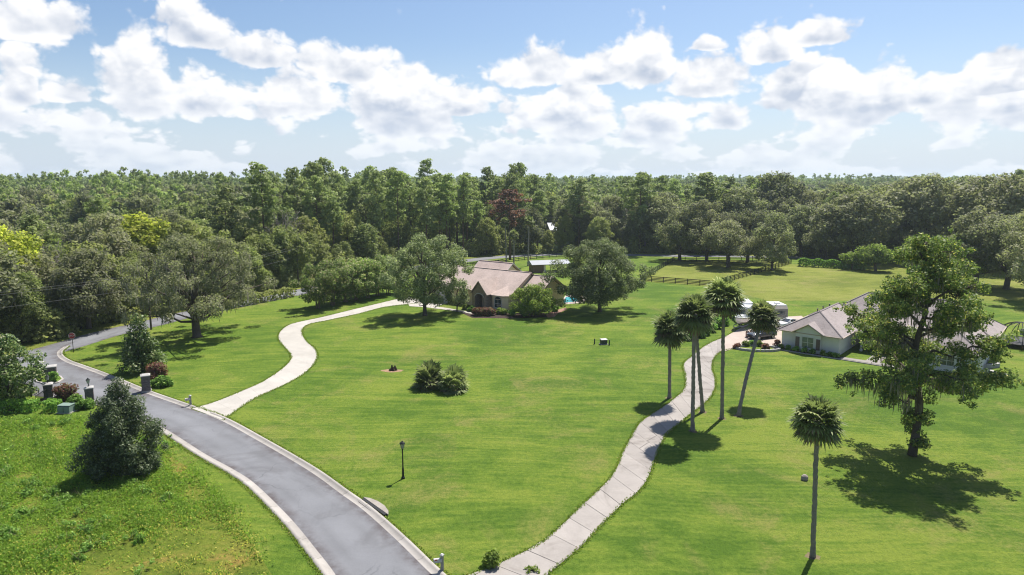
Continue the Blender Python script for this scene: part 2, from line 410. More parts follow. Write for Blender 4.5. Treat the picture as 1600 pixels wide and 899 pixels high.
def m_concrete(name, c, stain, k=0.5, each=0.10):
    c, stain = tuple(x * 0.72 for x in c), tuple(x * 0.72 for x in stain)
    t = NT(name); p = t.pos()
    f = t.math('ADD', t.math('MULTIPLY', t.noise(p, 0.35, 6.0, 0.65, 0.6), 0.7), t.math('MULTIPLY', t.noise(p, 7.0, 4.0, 0.7), 0.3))
    cc = t.ramp(f, [(0.3, tuple(x * 0.80 for x in c)), (0.55, c), (0.75, tuple(min(1, x * 1.13) for x in c))])
    cc = t.mix(t.math('MULTIPLY', t.range(t.noise(p, 0.16, 6.0, 0.7, 1.2), 0.50, 0.76), k), cc, stain)
    oi = t.new('ShaderNodeObjectInfo').outputs['Random']
    m = t.new('ShaderNodeVectorMath', operation='SCALE'); t.L.new(cc, m.inputs[0]); t.L.new(t.math('ADD', t.math('MULTIPLY', oi, 2 * each), 1 - each), m.inputs[3])
    t.bump(f, 0.25, 0.03)
    return t.done(m.outputs[0], 0.9, 0.2)
conc_m = m_concrete('weathered_concrete', (0.405, 0.368, 0.338), (0.17, 0.145, 0.125), 0.9, 0.12)
white_conc_m = m_concrete('pale_concrete', (0.54, 0.505, 0.455), (0.40, 0.37, 0.32), 0.6, 0.04)
kerb_m = m_concrete('kerb_concrete', (0.46, 0.425, 0.39), (0.20, 0.175, 0.16), 0.6)
joint_m = grime('joint_dirt', (0.27, 0.23, 0.19), 0.3)
paver_m = grime('brick_paver', (0.36, 0.20, 0.15), 0.25, 2.0, 0.85)

# ------------------------------------------------------------------ the ground
def big_ground():
    me = MB().add([(-8000, -600, -0.02), (8000, -600, -0.02), (8000, 9000, -0.02), (-8000, 9000, -0.02)], [(0, 1, 2, 3)]).mesh('ground', floor_m)
    return structure(link('ground', me))
big_ground()

# the through road behind the lots: centre line from the gate on the left round the back to the right
ROAD_C = [G(*p) for p in ((-160, 600), (-40, 573), (40, 557), (105, 540), (165, 522), (235, 506), (300, 490), (420, 467), (530, 443), (640, 420.5), (760, 404), (850, 398.5), (950, 398), (1060, 400), (1235, 402.5), (1420, 407), (1620, 411), (1900, 412))]
road_line = resample(ROAD_C, 2.0)
def offset_line(line, d):
    t_ = np.gradient(line, axis=0); t_ /= np.linalg.norm(t_, axis=1)[:, None]
    return line + np.c_[-t_[:, 1], t_[:, 0]] * d        # positive: to the left of travel
def road_far_y(x): return float(np.interp(x, road_line[:, 0], road_line[:, 1]))

# lots: lawn sheet bounded by the road, pasture beyond the fence, uncut field at the corner
near = offset_line(road_line, -1.5)
k0 = int(np.argmin(np.linalg.norm(near - np.array(G(100, 543)), axis=1)))
lawn_poly = [tuple(p) for p in near[k0::3]] + [(330, 190), (330, -60), (-140, -60), (-140, 40), G(-60, 640), G(0, 640)]
structure(sheet('lawn', lawn_poly, 0.0, lawn_m))
FENCE_A, FENCE_B, FENCE_C, FENCE_D = G(1000, 439), G(1113, 447.5), G(1236, 412.5), G(1053, 408)
structure(sheet('pasture', [FENCE_A, FENCE_B, FENCE_C, (FENCE_C[0] + 1, FENCE_C[1] + 6), G(1050, 406), FENCE_D], 0.004, past_m))
back_field = [G(1113, 447.5), G(1236, 412.5), G(1420, 412), G(1700, 418), G(1800, 470), G(1560, 470), G(1330, 470), G(1200, 470)]
structure(sheet('back_field', back_field, 0.004, past_m))
FIELD = [G(*p) for p in ((-80, 668), (60, 655), (150, 655), (232, 690), (300, 735), (352, 790), (395, 850), (425, 899))] + [(-13.0, 30), (-80, 28)]
structure(sheet('field', FIELD, 0.004, field_m))
verge = sheet('far_verge', [tuple(p) for p in offset_line(road_line, 2.0)[::4]] + [tuple(p) for p in offset_line(road_line, 7.5)[::-4]], 0.002, past_m); structure(verge)

def road_mesh(name, a, b, z):
    """Sheet between two edges with an attribute that marks the dirty outer 0.7 m."""
    n = len(a); cols = [0, 0.07, 0.18, 0.29, 0.40, 0.5, 0.60, 0.71, 0.82, 0.93, 1.0]; e = [1, 0.75, 0.12, 0, 0, 0, 0, 0, 0.12, 0.75, 1]; ln = [0, 0, 0.25, 1, 0.2, 0, 0.2, 1, 0.25, 0, 0]
    V = np.concatenate([np.c_[a + (b - a) * t, np.full(n, z)] for t in cols])
    F = np.array([(j * n + i, (j + 1) * n + i, (j + 1) * n + i + 1, j * n + i + 1) for j in range(len(cols) - 1) for i in range(n - 1)])
    me = np_mesh(name, V, F, asphalt_m)
    at_ = me.attributes.new('edge', 'FLOAT', 'POINT'); at_.data.foreach_set('value', np.repeat(np.array(e, np.float32), n))
    at_ = me.attributes.new('lane', 'FLOAT', 'POINT'); at_.data.foreach_set('value', np.repeat(np.array(ln, np.float32), n))
    return structure(link(name, me))
road_mesh('through_road', offset_line(road_line, -2.9), offset_line(road_line, 2.9), 0.008)

# the estate road: edges of the asphalt, both run from the camera end to the gate
R_EDGE = [G(*p) for p in ((730, 945), (676, 899), (622, 846), (570, 799), (533, 772), (480, 734), (400, 687), (345, 657), (300, 640), (229, 615), (185, 597), (150, 583), (122, 573), (103, 566), (91, 558), (90, 550), (100, 542), (118, 534))]
L_EDGE = [G(*p) for p in ((548, 945), (524, 899), (492, 857), (453, 810), (400, 758), (368, 736), (319, 709), (255, 669), (200, 646), (150, 633), (105, 622), (62, 620), (30, 612), (5, 594), (0, 575), (10, 562), (28, 556))]
def even_line(e, n):
    e = resample(e, 0.5); L_ = np.r_[0, np.cumsum(np.linalg.norm(np.diff(e, axis=0), axis=1))]
    return np.stack([np.interp(np.linspace(0, L_[-1], n), L_, e[:, k]) for k in range(2)], 1)
road_mesh('estate_road', even_line(R_EDGE, 110), even_line(L_EDGE, 110), 0.014)

def kerb(name, edge, side, skip=()):
    """Gutter pan and raised kerb in 3 m lengths; side +1 puts it to the left of travel."""
    root = structure(link(name, None))
    e = resample(edge, 0.75); n = len(e); seg = 4
    for i in range(0, n - 1, seg):
        part = e[max(i - 1, 0):min(i + seg + 2, n)]
        o0 = 1 if i > 0 else 0
        cnt = min(seg + 1, n - i)
        prof = [(-0.02, 0.016), (0.36, 0.012), (0.42, 0.10), (0.52, 0.125), (0.64, 0.12), (0.72, 0.0)]
        lines = [offset_line(part, side * d)[o0:o0 + cnt] for d, _ in prof]
        if any(math.hypot(lines[0][0][0] - q[0], lines[0][0][1] - q[1]) < r for q, r in skip): continue
        # leave a narrow joint to the next length
        for l in lines:
            l[-1] = l[-1] + (l[-2] - l[-1]) * 0.03
        V = np.concatenate([np.c_[l, np.full(cnt, prof[j][1])] for j, l in enumerate(lines)])
        F = np.array([(j * cnt + k, (j + 1) * cnt + k, (j + 1) * cnt + k + 1, j * cnt + k + 1) if side > 0 else (j * cnt + k + 1, (j + 1) * cnt + k + 1, (j + 1) * cnt + k, j * cnt + k) for j in range(len(prof) - 1) for k in range(cnt - 1)])
        link('kerb_stone', np_mesh('kerb_stone', V, F, kerb_m), root)
    return root
INLET = G(576, 797)
kerb('kerb_lawn_side', R_EDGE[:-1], -1, skip=((G(323, 650), 2.0), (G(738, 950), 3)))
kerb('kerb_field_side', L_EDGE[:9], 1)

# pale drive to the tan house
DL = [G(*p) for p in ((300, 639), (340, 627), (400, 602), (416, 593.5), (440, 577.5), (453.4, 564), (454.7, 555), (445, 543), (436, 532), (436, 522), (445, 512), (461, 505), (507, 495), (560, 482), (600, 472.5), (636, 464))]
DR = [G(*p) for p in ((348, 657), (370, 641), (400, 622), (440, 604), (469, 588), (488, 572), (495.6, 557.5), (492, 545.5), (480, 535), (472.6, 524), (473.4, 513.4), (485.4, 506.5), (512, 501), (560, 490.7), (603, 480), (655, 474))]
def pale_drive():
    base, a, b = strip('pale_driveway', DL, DR, 0.012, joint_m, n=169); structure(base)
    for i in range(0, 168, 6):
        aa, bb = a[i:i + 7].copy(), b[i:i + 7].copy()
        for e in (aa, bb):
            e[0] += (e[1] - e[0]) * 0.012; e[-1] += (e[-2] - e[-1]) * 0.012
        MB().prism([tuple(p) for p in aa] + [tuple(p) for p in bb[::-1]], 0.0, 0.040).build('slab', white_conc_m, base)
pale_drive()
structure(sheet('garage_court', [G(*p) for p in ((632, 465.5), (690, 462), (700, 474), (672, 481), (640, 479))], 0.044, white_conc_m))
structure(sheet('garden_path', [G(*p) for p in ((652, 476), (672, 478), (700, 482), (735, 488), (738, 491), (700, 485), (668, 481))], 0.048, white_conc_m))

# slab drive to the grey house: every slab a piece of its own
SL = [G(*p) for p in ((716, 905), (735, 899), (768, 887), (800, 871), (840, 853), (864, 834), (885, 814), (912, 787.6), (933, 769), (954, 748), (970, 720), (973, 708), (986, 684), (1000, 661), (1031, 639.5), (1056, 622), (1070, 607), (1071, 588), (1068, 570), (1081, 557), (1106, 538), (1134, 526), (1150, 517))]
SR = [G(*p) for p in ((820, 945), (838, 915), (856, 896), (880, 878), (912, 851), (933, 827), (957, 803.5), (975, 785), (997, 769), (1011, 750), (1020.6, 726), (1027, 708), (1039, 681), (1048, 673), (1078, 648), (1106, 625.5), (1117, 607), (1117, 592), (1112, 577), (1114, 563), (1124.5, 551), (1146, 544.5), (1160, 540))]
def slab_drive():
    base, a, b = strip('slab_driveway', SL, SR, 0.010, joint_m, n=31); structure(base)
    rng = random.Random(4)
    for i in range(30):
        q = [Vector((*p, 0)) for p in (a[i], b[i], b[i + 1], a[i + 1])]
        fwd = (q[3] - q[0] + q[2] - q[1]).normalized() * 0.022
        q = [q[0] + fwd, q[1] + fwd, q[2] - fwd, q[3] - fwd]
        ea, eb = (q[3] - q[0]) / 3, (q[2] - q[1]) / 3
        zt = 0.045 + rng.uniform(-0.012, 0.012)
        if i in (10, 11):                       # the cracked, sunken slabs below the palms
            mid = 0.42 if i == 10 else 0.55
            m0, m1 = q[0].lerp(q[1], mid), q[3].lerp(q[2], mid + 0.2)
            for k, pl in enumerate(((q[0], m0 - Vector((0.02, 0, 0)), m1 - Vector((0.02, 0, 0)), q[3]), (m0 + Vector((0.02, 0, 0)), q[1], q[2], m1 + Vector((0.02, 0, 0))))):
                MB().prism([(p.x, p.y) for p in pl], 0.0, zt - 0.01 * k).build('slab', conc_m, base)
            continue
        MB().prism([(p.x, p.y) for p in q], 0.0, zt).build('slab', conc_m, base)
slab_drive()
PAD = [G(*p) for p in ((1134, 526.5), (1146, 519), (1172, 505), (1200, 497), (1252, 494), (1256, 497), (1222, 512), (1221, 544), (1206, 549), (1146, 545.5), (1124.5, 551.5))]
structure(sheet('parking_pad', PAD, 0.050, m_concrete('warm_concrete', (0.58, 0.48, 0.41), (0.36, 0.29, 0.25), 0.4)))

# ------------------------------------------------------------------ houses
def m_shingle(name, c):
    c = tuple(x * 0.78 for x in c)
    t = NT(name); p = t.pos(obj=True)
    sx = t.new('ShaderNodeSeparateXYZ'); t.L.new(p, sx.inputs[0])
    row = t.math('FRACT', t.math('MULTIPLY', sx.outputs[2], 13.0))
    n1 = t.noise(t.pos((3.0, 3.0, 13.0), obj=True), 1.0, 2.0, 0.8); n2 = t.noise(p, 0.5, 5.0, 0.6)
    f = t.math('ADD', t.math('MULTIPLY', n1, 0.55), t.math('MULTIPLY', n2, 0.45))
    cc = t.ramp(f, [(0.34, tuple(x * 0.72 for x in c)), (0.5, c), (0.68, tuple(x * 1.2 for x in c))])
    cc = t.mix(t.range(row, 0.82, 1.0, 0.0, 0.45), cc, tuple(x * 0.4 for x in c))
    t.bump(t.math('ADD', row, n1), 0.4, 0.03)
    return t.done(cc, 0.92, 0.15)
roof_tan = m_shingle('tan_shingles', (0.57, 0.455, 0.405))
roof_grey = m_shingle('grey_brown_shingles', (0.40, 0.345, 0.33))
stucco_tan = grime('tan_stucco', (0.95, 0.76, 0.56), 0.10, 0.8, 0.9, 0.1)
stucco_cream = grime('cream_stucco', (0.98, 0.82, 0.62), 0.08, 0.8, 0.9, 0.1)
stucco_grey = grime('grey_stucco', (0.80, 0.79, 0.74), 0.08, 0.8, 0.9, 0.1)
stone_m = grime('brown_stone', (0.40, 0.32, 0.25), 0.4, 3.0, 0.9, 0.15, bump=0.5)
trim_white = grime('white_trim', (0.72, 0.70, 0.66), 0.06, 2.0, 0.5)
trim_tan = grime('tan_trim', (0.50, 0.40, 0.31), 0.08, 2.0, 0.6)
trim_dark = grime('dark_trim', (0.10, 0.085, 0.08), 0.2, 2.0, 0.6)
wood_door = grime('wooden_door', (0.20, 0.105, 0.055), 0.25, 3.0, 0.5)
shutter_m = grime('brown_shutter', (0.16, 0.115, 0.10), 0.15, 3.0, 0.6)
metal_roof_m = grime('sheet_metal_roof', (0.36, 0.38, 0.42), 0.12, 0.8, 0.6, 0.3, 0.0)
def m_glass(name, c, rough=0.06):
    t = NT(name); p = t.pos(obj=True)
    return t.done(t.ramp(t.noise(p, 1.2, 3.0), [(0.35, c), (0.65, tuple(x * 1.8 for x in c))]), rough, 0.9)
glass_m = m_glass('window_glass', (0.022, 0.030, 0.042))
glass_pale = m_glass('curtained_glass', (0.07, 0.095, 0.095), 0.12)

def gable_roof(root, x0, x1, y0, yr, y1, ze0, zr, ze1, m, fascia, name='roof'):
    """Ridge along local x."""
    t_ = 0.16
    prof = [(y0, ze0), (yr, zr), (y1, ze1), (y1, ze1 - t_), (yr, zr - t_ * 1.25), (y0, ze0 - t_)]
    mb = MB()
    a = [(x0, y, z) for y, z in prof]; b = [(x1, y, z) for y, z in prof]
    mb.add(a + b, [(0, 1, 7, 6), (1, 2, 8, 7), (2, 3, 9, 8), (3, 4, 10, 9), (4, 5, 11, 10), (5, 0, 6, 11), (0, 5, 4, 1), (1, 4, 3, 2), (6, 7, 10, 11), (7, 8, 9, 10)])
    r = mb.build(name, m, root)
    for x, s in ((x0, -1), (x1, 1)):       # barge boards
        for (ya, za), (yb, zb) in (((y0, ze0), (yr, zr)), ((yr, zr), (y1, ze1))):
            MB().add([(x + s * d, y, z + o) for d in (0.003, 0.05) for y, z, o in ((ya, za, 0.01), (yb, zb, 0.01), (yb, zb, -0.22), (ya, za, -0.22))], [(0, 1, 2, 3), (7, 6, 5, 4), (0, 4, 5, 1), (2, 6, 7, 3), (1, 5, 6, 2), (0, 3, 7, 4)]).build('barge_board', fascia, r)
    for y, z, s in ((y0, ze0, -1), (y1, ze1, 1)):
        MB().box(((x0 + x1) / 2, y + s * 0.053, z - 0.09), (x1 - x0, 0.10, 0.13)).build('gutter', fascia, r)
    mb = MB().box(((x0 + x1) / 2, yr, zr + 0.012), (x1 - x0 - 0.02, 0.34, 0.05)); mb.build('ridge_cap', m, r)
    return r
def hip_roof(root, x0, x1, y0, y1, ze, zr, inset0, inset1, m, fascia, along='x', name='roof'):
    """Hipped at both ends; inset is how far each ridge end lies in from its end wall."""
    if along == 'x':
        yr = (y0 + y1) / 2; R0, R1 = (x0 + inset0, yr, zr), (x1 - inset1, yr, zr)
    else:
        xr = (x0 + x1) / 2; R0, R1 = (xr, y0 + inset0, zr), (xr, y1 - inset1, zr)
    c = [(x0, y0), (x1, y0), (x1, y1), (x0, y1)]
    q = [(x, y, ze) for x, y in c] + [R0, R1] + [(x, y, ze - 0.16) for x, y in c]
    f = [(0, 1, 5, 4), (1, 2, 5), (2, 3, 4, 5), (3, 0, 4)] if along == 'x' else [(0, 1, 4), (1, 2, 5, 4), (2, 3, 5), (3, 0, 4, 5)]
    r = MB().add(q, f + [(6, 7, 1, 0), (7, 8, 2, 1), (8, 9, 3, 2), (9, 6, 0, 3), (9, 8, 7, 6)]).build(name, m, root)
    for (xa, ya), (xb, yb) in zip(c, c[1:] + c[:1]):
        L_ = math.hypot(xb - xa, yb - ya); nx, ny = (yb - ya) / L_, -(xb - xa) / L_
        MB().box(((xa + xb) / 2 + nx * 0.053, (ya + yb) / 2 + ny * 0.053, ze - 0.07), (L_ + 0.0, 0.10, 0.13), math.atan2(yb - ya, xb - xa)).build('gutter', fascia, r)
    ends = [(R0, [0, 3] if along == 'x' else [0, 1]), (R1, [1, 2] if along == 'x' else [2, 3])]
    for R, cs in ends:
        for k in cs:
            MB().tube([Vector(R) + Vector((0, 0, 0.02)), (c[k][0], c[k][1], ze + 0.02)], 0.09, 4).build('hip_cap', m, r)
    MB().tube([Vector(R0) + Vector((0, 0, 0.02)), Vector(R1) + Vector((0, 0, 0.02))], 0.10, 4).build('ridge_cap', m, r)
    return r
def window(root, c, w, h, n, frame_m=None, glass=None, cols=2, rows=2, arch=False, sill=True):
    """c: centre of the opening on the wall face; n: outward normal (unit, horizontal)."""
    frame_m = frame_m or trim_white; glass = glass or glass_m
    n = Vector((n[0], n[1], 0)); tx = Vector((-n.y, n.x, 0)); c = Vector(c); rz = math.atan2(tx.y, tx.x)
    fr = MB()
    top = h / 2
    if arch:
        out_ = [(-w / 2, -h / 2), (w / 2, -h / 2), (w / 2, top)] + [(w / 2 * math.cos(a), top + w * 0.32 * math.sin(a)) for a in np.linspace(0, PI, 9)[1:-1]] + [(-w / 2, top)]
    else: out_ = [(-w / 2, -h / 2), (w / 2, -h / 2), (w / 2, top), (-w / 2, top)]
    k = 0.09; ctr = (0, 0.1 * arch)
    inn = [(x * (w / 2 - k) / (w / 2), ctr[1] + (z - ctr[1]) * (h / 2 - k) / (h / 2)) for x, z in out_]
    N_ = len(out_)
    P_ = lambda q, d: c + tx * q[0] + Vector((0, 0, q[1])) + n * d
    fr.add([P_(q, 0.0) for q in out_] + [P_(q, 0.09) for q in out_] + [P_(q, 0.09) for q in inn] + [P_(q, 0.0) for q in inn],
           [(a * N_ + i, a * N_ + (i + 1) % N_, ((a + 1) % 4) * N_ + (i + 1) % N_, ((a + 1) % 4) * N_ + i) for a in range(3) for i in range(N_)])
    wd = fr.build('window', frame_m, root)
    # panes, set back in the frame
    cw, rh = (w - 2 * k) / cols, (h - 2 * k) / rows
    for i in range(cols):
        for j in range(rows):
            MB().box(c + tx * (-w / 2 + k + cw * (i + 0.5)) + Vector((0, 0, -h / 2 + k + rh * (j + 0.5))) + n * 0.02, (cw - 0.05, 0.03, rh - 0.05), rz).build('pane', glass, wd)
    if arch:
        MB().add([P_(q, 0.035) for q in [(-w / 2 + k, top - 0.02), (w / 2 - k, top - 0.02)] + [((w / 2 - k) * math.cos(a), top + w * 0.26 * math.sin(a)) for a in np.linspace(0, PI, 9)[1:-1]]], [tuple(range(9))]).build('pane', glass, wd)
    for i in range(1, cols): MB().box(c + tx * (-w / 2 + k + cw * i) + n * 0.05, (0.06, 0.06, h - 2 * k), rz).build('mullion', frame_m, wd)
    for j in range(1, rows): MB().box(c + Vector((0, 0, -h / 2 + k + rh * j)) + n * 0.045, (w - 2 * k, 0.05, 0.06), rz).build('mullion', frame_m, wd)
    if sill: MB().box(c + Vector((0, 0, -h / 2 - 0.06)) + n * 0.08, (w + 0.25, 0.16, 0.11), rz).build('sill', frame_m, wd)
    return wd

def tan_house():
    r = thing('house', 'tan stucco house with brown shingle gables and arched front window', 'house', (3.8, 133.0), math.radians(-36))
    ze, zr = 3.3, 6.8
    # main block under one long ridge
    def gabled(x0, x1, yf, yb, h, yr, zp, m):
        mb = MB().box(((x0 + x1) / 2, (yf + yb) / 2, h / 2), (x1 - x0, yb - yf, h))
        for x in (x0 + 0.06, x1 - 0.06):
            mb.extrude([(yf, h - 0.002), (yb, h - 0.002), (yr, zp)], (x - 0.06, 0, 0), (0, 1, 0), (0, 0, 1), (1, 0, 0), 0.12)
        return mb.build('wall', m, r)
    gabled(-22, -0.35, -6.0, 6.0, 3.1, 0, 6.45, stucco_tan)
    gable_roof(r, -22.4, 0.0, -6.65, 0, 6.65, ze, zr, ze, roof_tan, trim_tan)
    # lower wing at the right-hand end
    gabled(-0.30, 4.1, -3.4, 5.6, 3.1, 1.0, 5.9, stucco_tan)
    gable_roof(r, -0.05, 4.6, -4.4, 1.0, 6.3, 3.2, 6.25, 3.25, roof_tan, trim_tan)
    # rear wing
    gabled(-21.0, -12.6, 6.05, 15.6, 3.1, 10.6, 6.2, stucco_tan)
    gable_roof(r, -21.5, -12.1, 5.4, 10.6, 16.0, 3.3, 6.75, 3.3, roof_tan, trim_white)
    # bay with the arched window
    MB().prism([(-4.5, -6.02), (-4.5, -7.0), (-3.6, -7.6), (-1.3, -7.6), (-0.45, -7.0), (-0.45, -6.02)], 0, 3.05).build('wall', stucco_tan, r)
    MB().add([(-4.7, -6.4, 3.42), (-4.8, -7.15, 3.05), (-3.7, -7.95, 3.05), (-1.2, -7.95, 3.05), (-0.15, -7.15, 3.05), (-0.25, -6.4, 3.42), (-2.45, -4.4, 4.48)] + [(-4.8, -7.15, 2.93), (-3.7, -7.95, 2.93), (-1.2, -7.95, 2.93), (-0.15, -7.15, 2.93)],
             [(0, 1, 6), (1, 2, 6), (2, 3, 6), (3, 4, 6), (4, 5, 6), (1, 7, 8, 2), (2, 8, 9, 3), (3, 9, 10, 4)]).build('roof', roof_tan, r)
    window(r, (-2.45, -7.6, 1.45), 1.75, 1.75, (0, -1), cols=2, rows=2, arch=True)
    # stone entrance with its gable and arch
    g = MB()
    g.box((-7.9, -7.3, 1.55), (0.75, 2.1, 3.1)).build('stone_pier', stone_m, r)
    MB().box((-5.1, -7.3, 1.55), (0.75, 2.1, 3.1)).build('stone_pier', stone_m, r)
    MB().extrude([(-8.27, 3.1), (-4.73, 3.1), (-6.5, 5.35)], (0, -8.30, 0), (1, 0, 0), (0, 0, 1), (0, 1, 0), 0.3).build('gable', stone_m, r)
    arch = [(-7.5, 2.4), (-7.5, 3.1), (-5.5, 3.1), (-5.5, 2.4)] + [(-6.5 + math.cos(a), 2.4 + 0.62 * math.sin(a)) for a in np.linspace(0, PI, 9)[1:-1]]
    MB().extrude(arch, (0, -8.33, 0), (1, 0, 0), (0, 0, 1), (0, 1, 0), 0.32).build('arch', stone_m, r)
    ar = [(-6.5 + 1.08 * math.cos(a), 2.42 + 0.70 * math.sin(a)) for a in np.linspace(0, PI, 11)]
    MB().tube([(x, -8.36, z) for x, z in ar], 0.085, 5).build('arch_trim', trim_white, r)
    r2 = MB().add([(-8.6, -8.55, 3.0), (-6.5, -8.55, 5.6), (-4.4, -8.55, 3.0), (-8.6, -5.9, 3.0), (-6.5, -2.2, 5.6), (-4.4, -5.9, 3.0)] + [(-8.6, -8.55, 2.84), (-6.5, -8.55, 5.4), (-4.4, -8.55, 2.84)],
                  [(0, 1, 4, 3), (1, 2, 5, 4), (0, 6, 7, 1), (1, 7, 8, 2)]).build('roof', roof_tan, r)
    for a, b in (((-8.6, 2.95), (-6.5, 5.55)), ((-6.5, 5.55), (-4.4, 2.95))):
        MB().tube([(a[0], -8.58, a[1]), (b[0], -8.58, b[1])], 0.09, 4).build('barge_board', trim_tan, r2)
    d = MB().box((-6.5, -6.10, 1.1), (1.5, 0.14, 2.2)).build('door', wood_door, r)
    MB().box((-6.62, -6.19, 1.25), (0.45, 0.04, 1.3)).build('pane', glass_m, d); MB().box((-6.05, -6.20, 1.05), (0.06, 0.07, 0.3)).build('handle', trim_white, d)
    # windows on the other walls
    window(r, (-9.6, -6.0, 1.6), 1.2, 1.9, (0, -1), cols=1, rows=2)
    window(r, (-12.6, -6.0, 1.6), 1.6, 1.6, (0, -1))
    window(r, (1.6, -3.4, 1.55), 1.2, 1.6, (0, -1), cols=2, rows=2)
    window(r, (4.1, 1.0, 1.6), 1.6, 1.4, (1, 0))
    MB().box((0.55, -3.2, 1.5), (0.8, 0.7, 3.0)).build('downpipe_pier', trim_white, r)
    gd = MB().box((-18.5, -6.06, 1.15), (4.8, 0.10, 2.3)).build('garage_door', trim_white, r)
    for k in range(4): MB().box((-18.5, -6.13, 0.3 + 0.57 * k), (4.7, 0.03, 0.50)).build('panel', trim_white, gd)
    # roof vents
    for x, y in ((-5.0, 2.0), (-9.0, 1.6), (-14.0, 2.2)): MB().lathe((x, y, zr - abs(y) * 0.526 - 0.1), [(0.09, 0), (0.09, 0.5), (0.13, 0.52), (0.13, 0.6)], 8).build('roof_vent', trim_dark, r)
    return r
tan_house()

def grey_house():
    ox, oy = G(1221, 543)
    r = thing('house', 'grey stucco house with hipped brown shingle roof beside the parking pad', 'house', (ox, oy), math.atan2(-0.655, 0.756))
    MB().box((4.0, 6.5, 1.4), (8.0, 13.0, 2.8)).build('wall', stucco_grey, r)
    hip_roof(r, -0.55, 8.55, -0.55, 13.5, 2.8, 5.45, 4.3, 0.5, roof_grey, trim_tan, 'y')
    MB().box((13.0, 17.0, 1.42), (23.0, 12.0, 2.84)).build('wall', stucco_grey, r)
    hip_roof(r, 0.9, 25.1, 10.4, 23.6, 2.92, 7.0, 6.4, 6.4, roof_grey, trim_tan, 'x')
    MB().box((21.0, 6.0, 1.4), (7.0, 10.0, 2.8)).build('wall', stucco_grey, r)
    hip_roof(r, 16.9, 25.05, 0.45, 12.6, 2.86, 5.35, 4.0, 0.5, roof_grey, trim_tan, 'y')
    # covered porch between the wings
    pr = MB().add([(8.3, 5.2, 2.86), (17.2, 5.2, 2.86), (17.2, 11.5, 4.4), (8.3, 11.5, 4.4), (8.3, 5.2, 2.7), (17.2, 5.2, 2.7)], [(0, 1, 2, 3), (4, 5, 1, 0)]).build('porch_roof', roof_grey, r)
    MB().box((12.75, 5.13, 2.76), (8.9, 0.1, 0.2)).build('gutter', trim_tan, pr)
    for x in (9.6, 12.7, 15.8): MB().lathe((x, 5.5, 0.0), [(0.22, 0), (0.22, 0.25), (0.15, 0.3), (0.14, 2.4), (0.22, 2.5), (0.22, 2.72)], 10).build('column', trim_white, r)
    # gabled bay over the front window
    MB().box((3.9, -0.30, 1.5), (3.5, 0.62, 3.0)).build('wall', stucco_grey, r)
    MB().extrude([(2.15, 2.99), (5.65, 2.99), (3.9, 4.0)], (0, -0.61, 0), (1, 0, 0), (0, 0, 1), (0, 1, 0), 0.6).build('gable', stucco_grey, r)
    gr = MB().add([(1.65, -0.95, 2.88), (3.9, -0.95, 4.25), (6.15, -0.95, 2.88), (1.65, 0.6, 2.88), (3.9, 2.7, 4.25), (6.15, 0.6, 2.88), (1.65, -0.95, 2.72), (3.9, -0.95, 4.09), (6.15, -0.95, 2.72)], [(0, 1, 4, 3), (1, 2, 5, 4), (0, 6, 7, 1), (1, 7, 8, 2)]).build('roof', roof_grey, r)
    for a, b in (((1.65, 2.80), (3.9, 4.17)), ((3.9, 4.17), (6.15, 2.80))):
        MB().tube([(a[0], -0.98, a[1]), (b[0], -0.98, b[1])], 0.09, 4).build('barge_board', trim_tan, gr)
    wn = window(r, (3.9, -0.61, 1.45), 1.75, 1.75, (0, -1), glass=glass_pale, cols=2, rows=2)
    for x in (2.45, 5.35): MB().box((x, -0.65, 1.35), (0.55, 0.07, 1.6)).build('shutter', shutter_m, r)
    window(r, (0.0, 5.0, 1.5), 1.4, 1.3, (-1, 0)); window(r, (0.0, 10.0, 1.5), 1.4, 1.3, (-1, 0))
    window(r, (21.0, 1.0, 1.5), 1.8, 1.5, (0, -1)); window(r, (12.0, 11.0, 1.5), 1.8, 1.6, (0, -1))
    d = MB().box((15.0, 10.95, 1.1), (1.1, 0.12, 2.2)).build('door', wood_door, r); MB().box((15.42, 10.87, 1.05), (0.05, 0.06, 0.2)).build('handle', trim_white, d)
    for x, y, z in ((3.2, 8.0, 5.0), (3.4, 10.5, 5.05), (3.0, 6.0, 4.9)): MB().lathe((x, y, z), [(0.08, 0), (0.08, 0.45), (0.14, 0.47), (0.14, 0.55)], 8).build('roof_vent', trim_dark, r)
    return r, ox, oy
_, GHX, GHY = grey_house()
def gh(a, b): return (GHX + 0.756 * a + 0.655 * b, GHY - 0.655 * a + 0.756 * b)
structure(sheet('mulch_bed', [gh(-0.6, -0.1), gh(-0.4, -1.7), gh(8.6, -1.7), gh(8.8, 0.0)], 0.03, grime('bark_mulch', (0.07, 0.05, 0.045), 0.35, 3.0, 0.95, 0.05)))
e_ = MB()
structure(MB().extrude([(-0.7, 0.0), (16.5, 0.0), (16.5, 0.12), (-0.7, 0.12)], (*gh(0, -1.9), 0), (0.756, -0.655, 0), (0, 0, 1), (0.655, 0.756, 0), 0.2).build('bed_edging', kerb_m))
structure(sheet('porch_path', [gh(8.2, -1.2), gh(17.0, -1.2), gh(17.0, -0.1), gh(13.4, 0.0), gh(13.4, 5.6), gh(11.6, 5.6), gh(11.6, 0.0), gh(8.9, -0.1)], 0.045, conc_m))

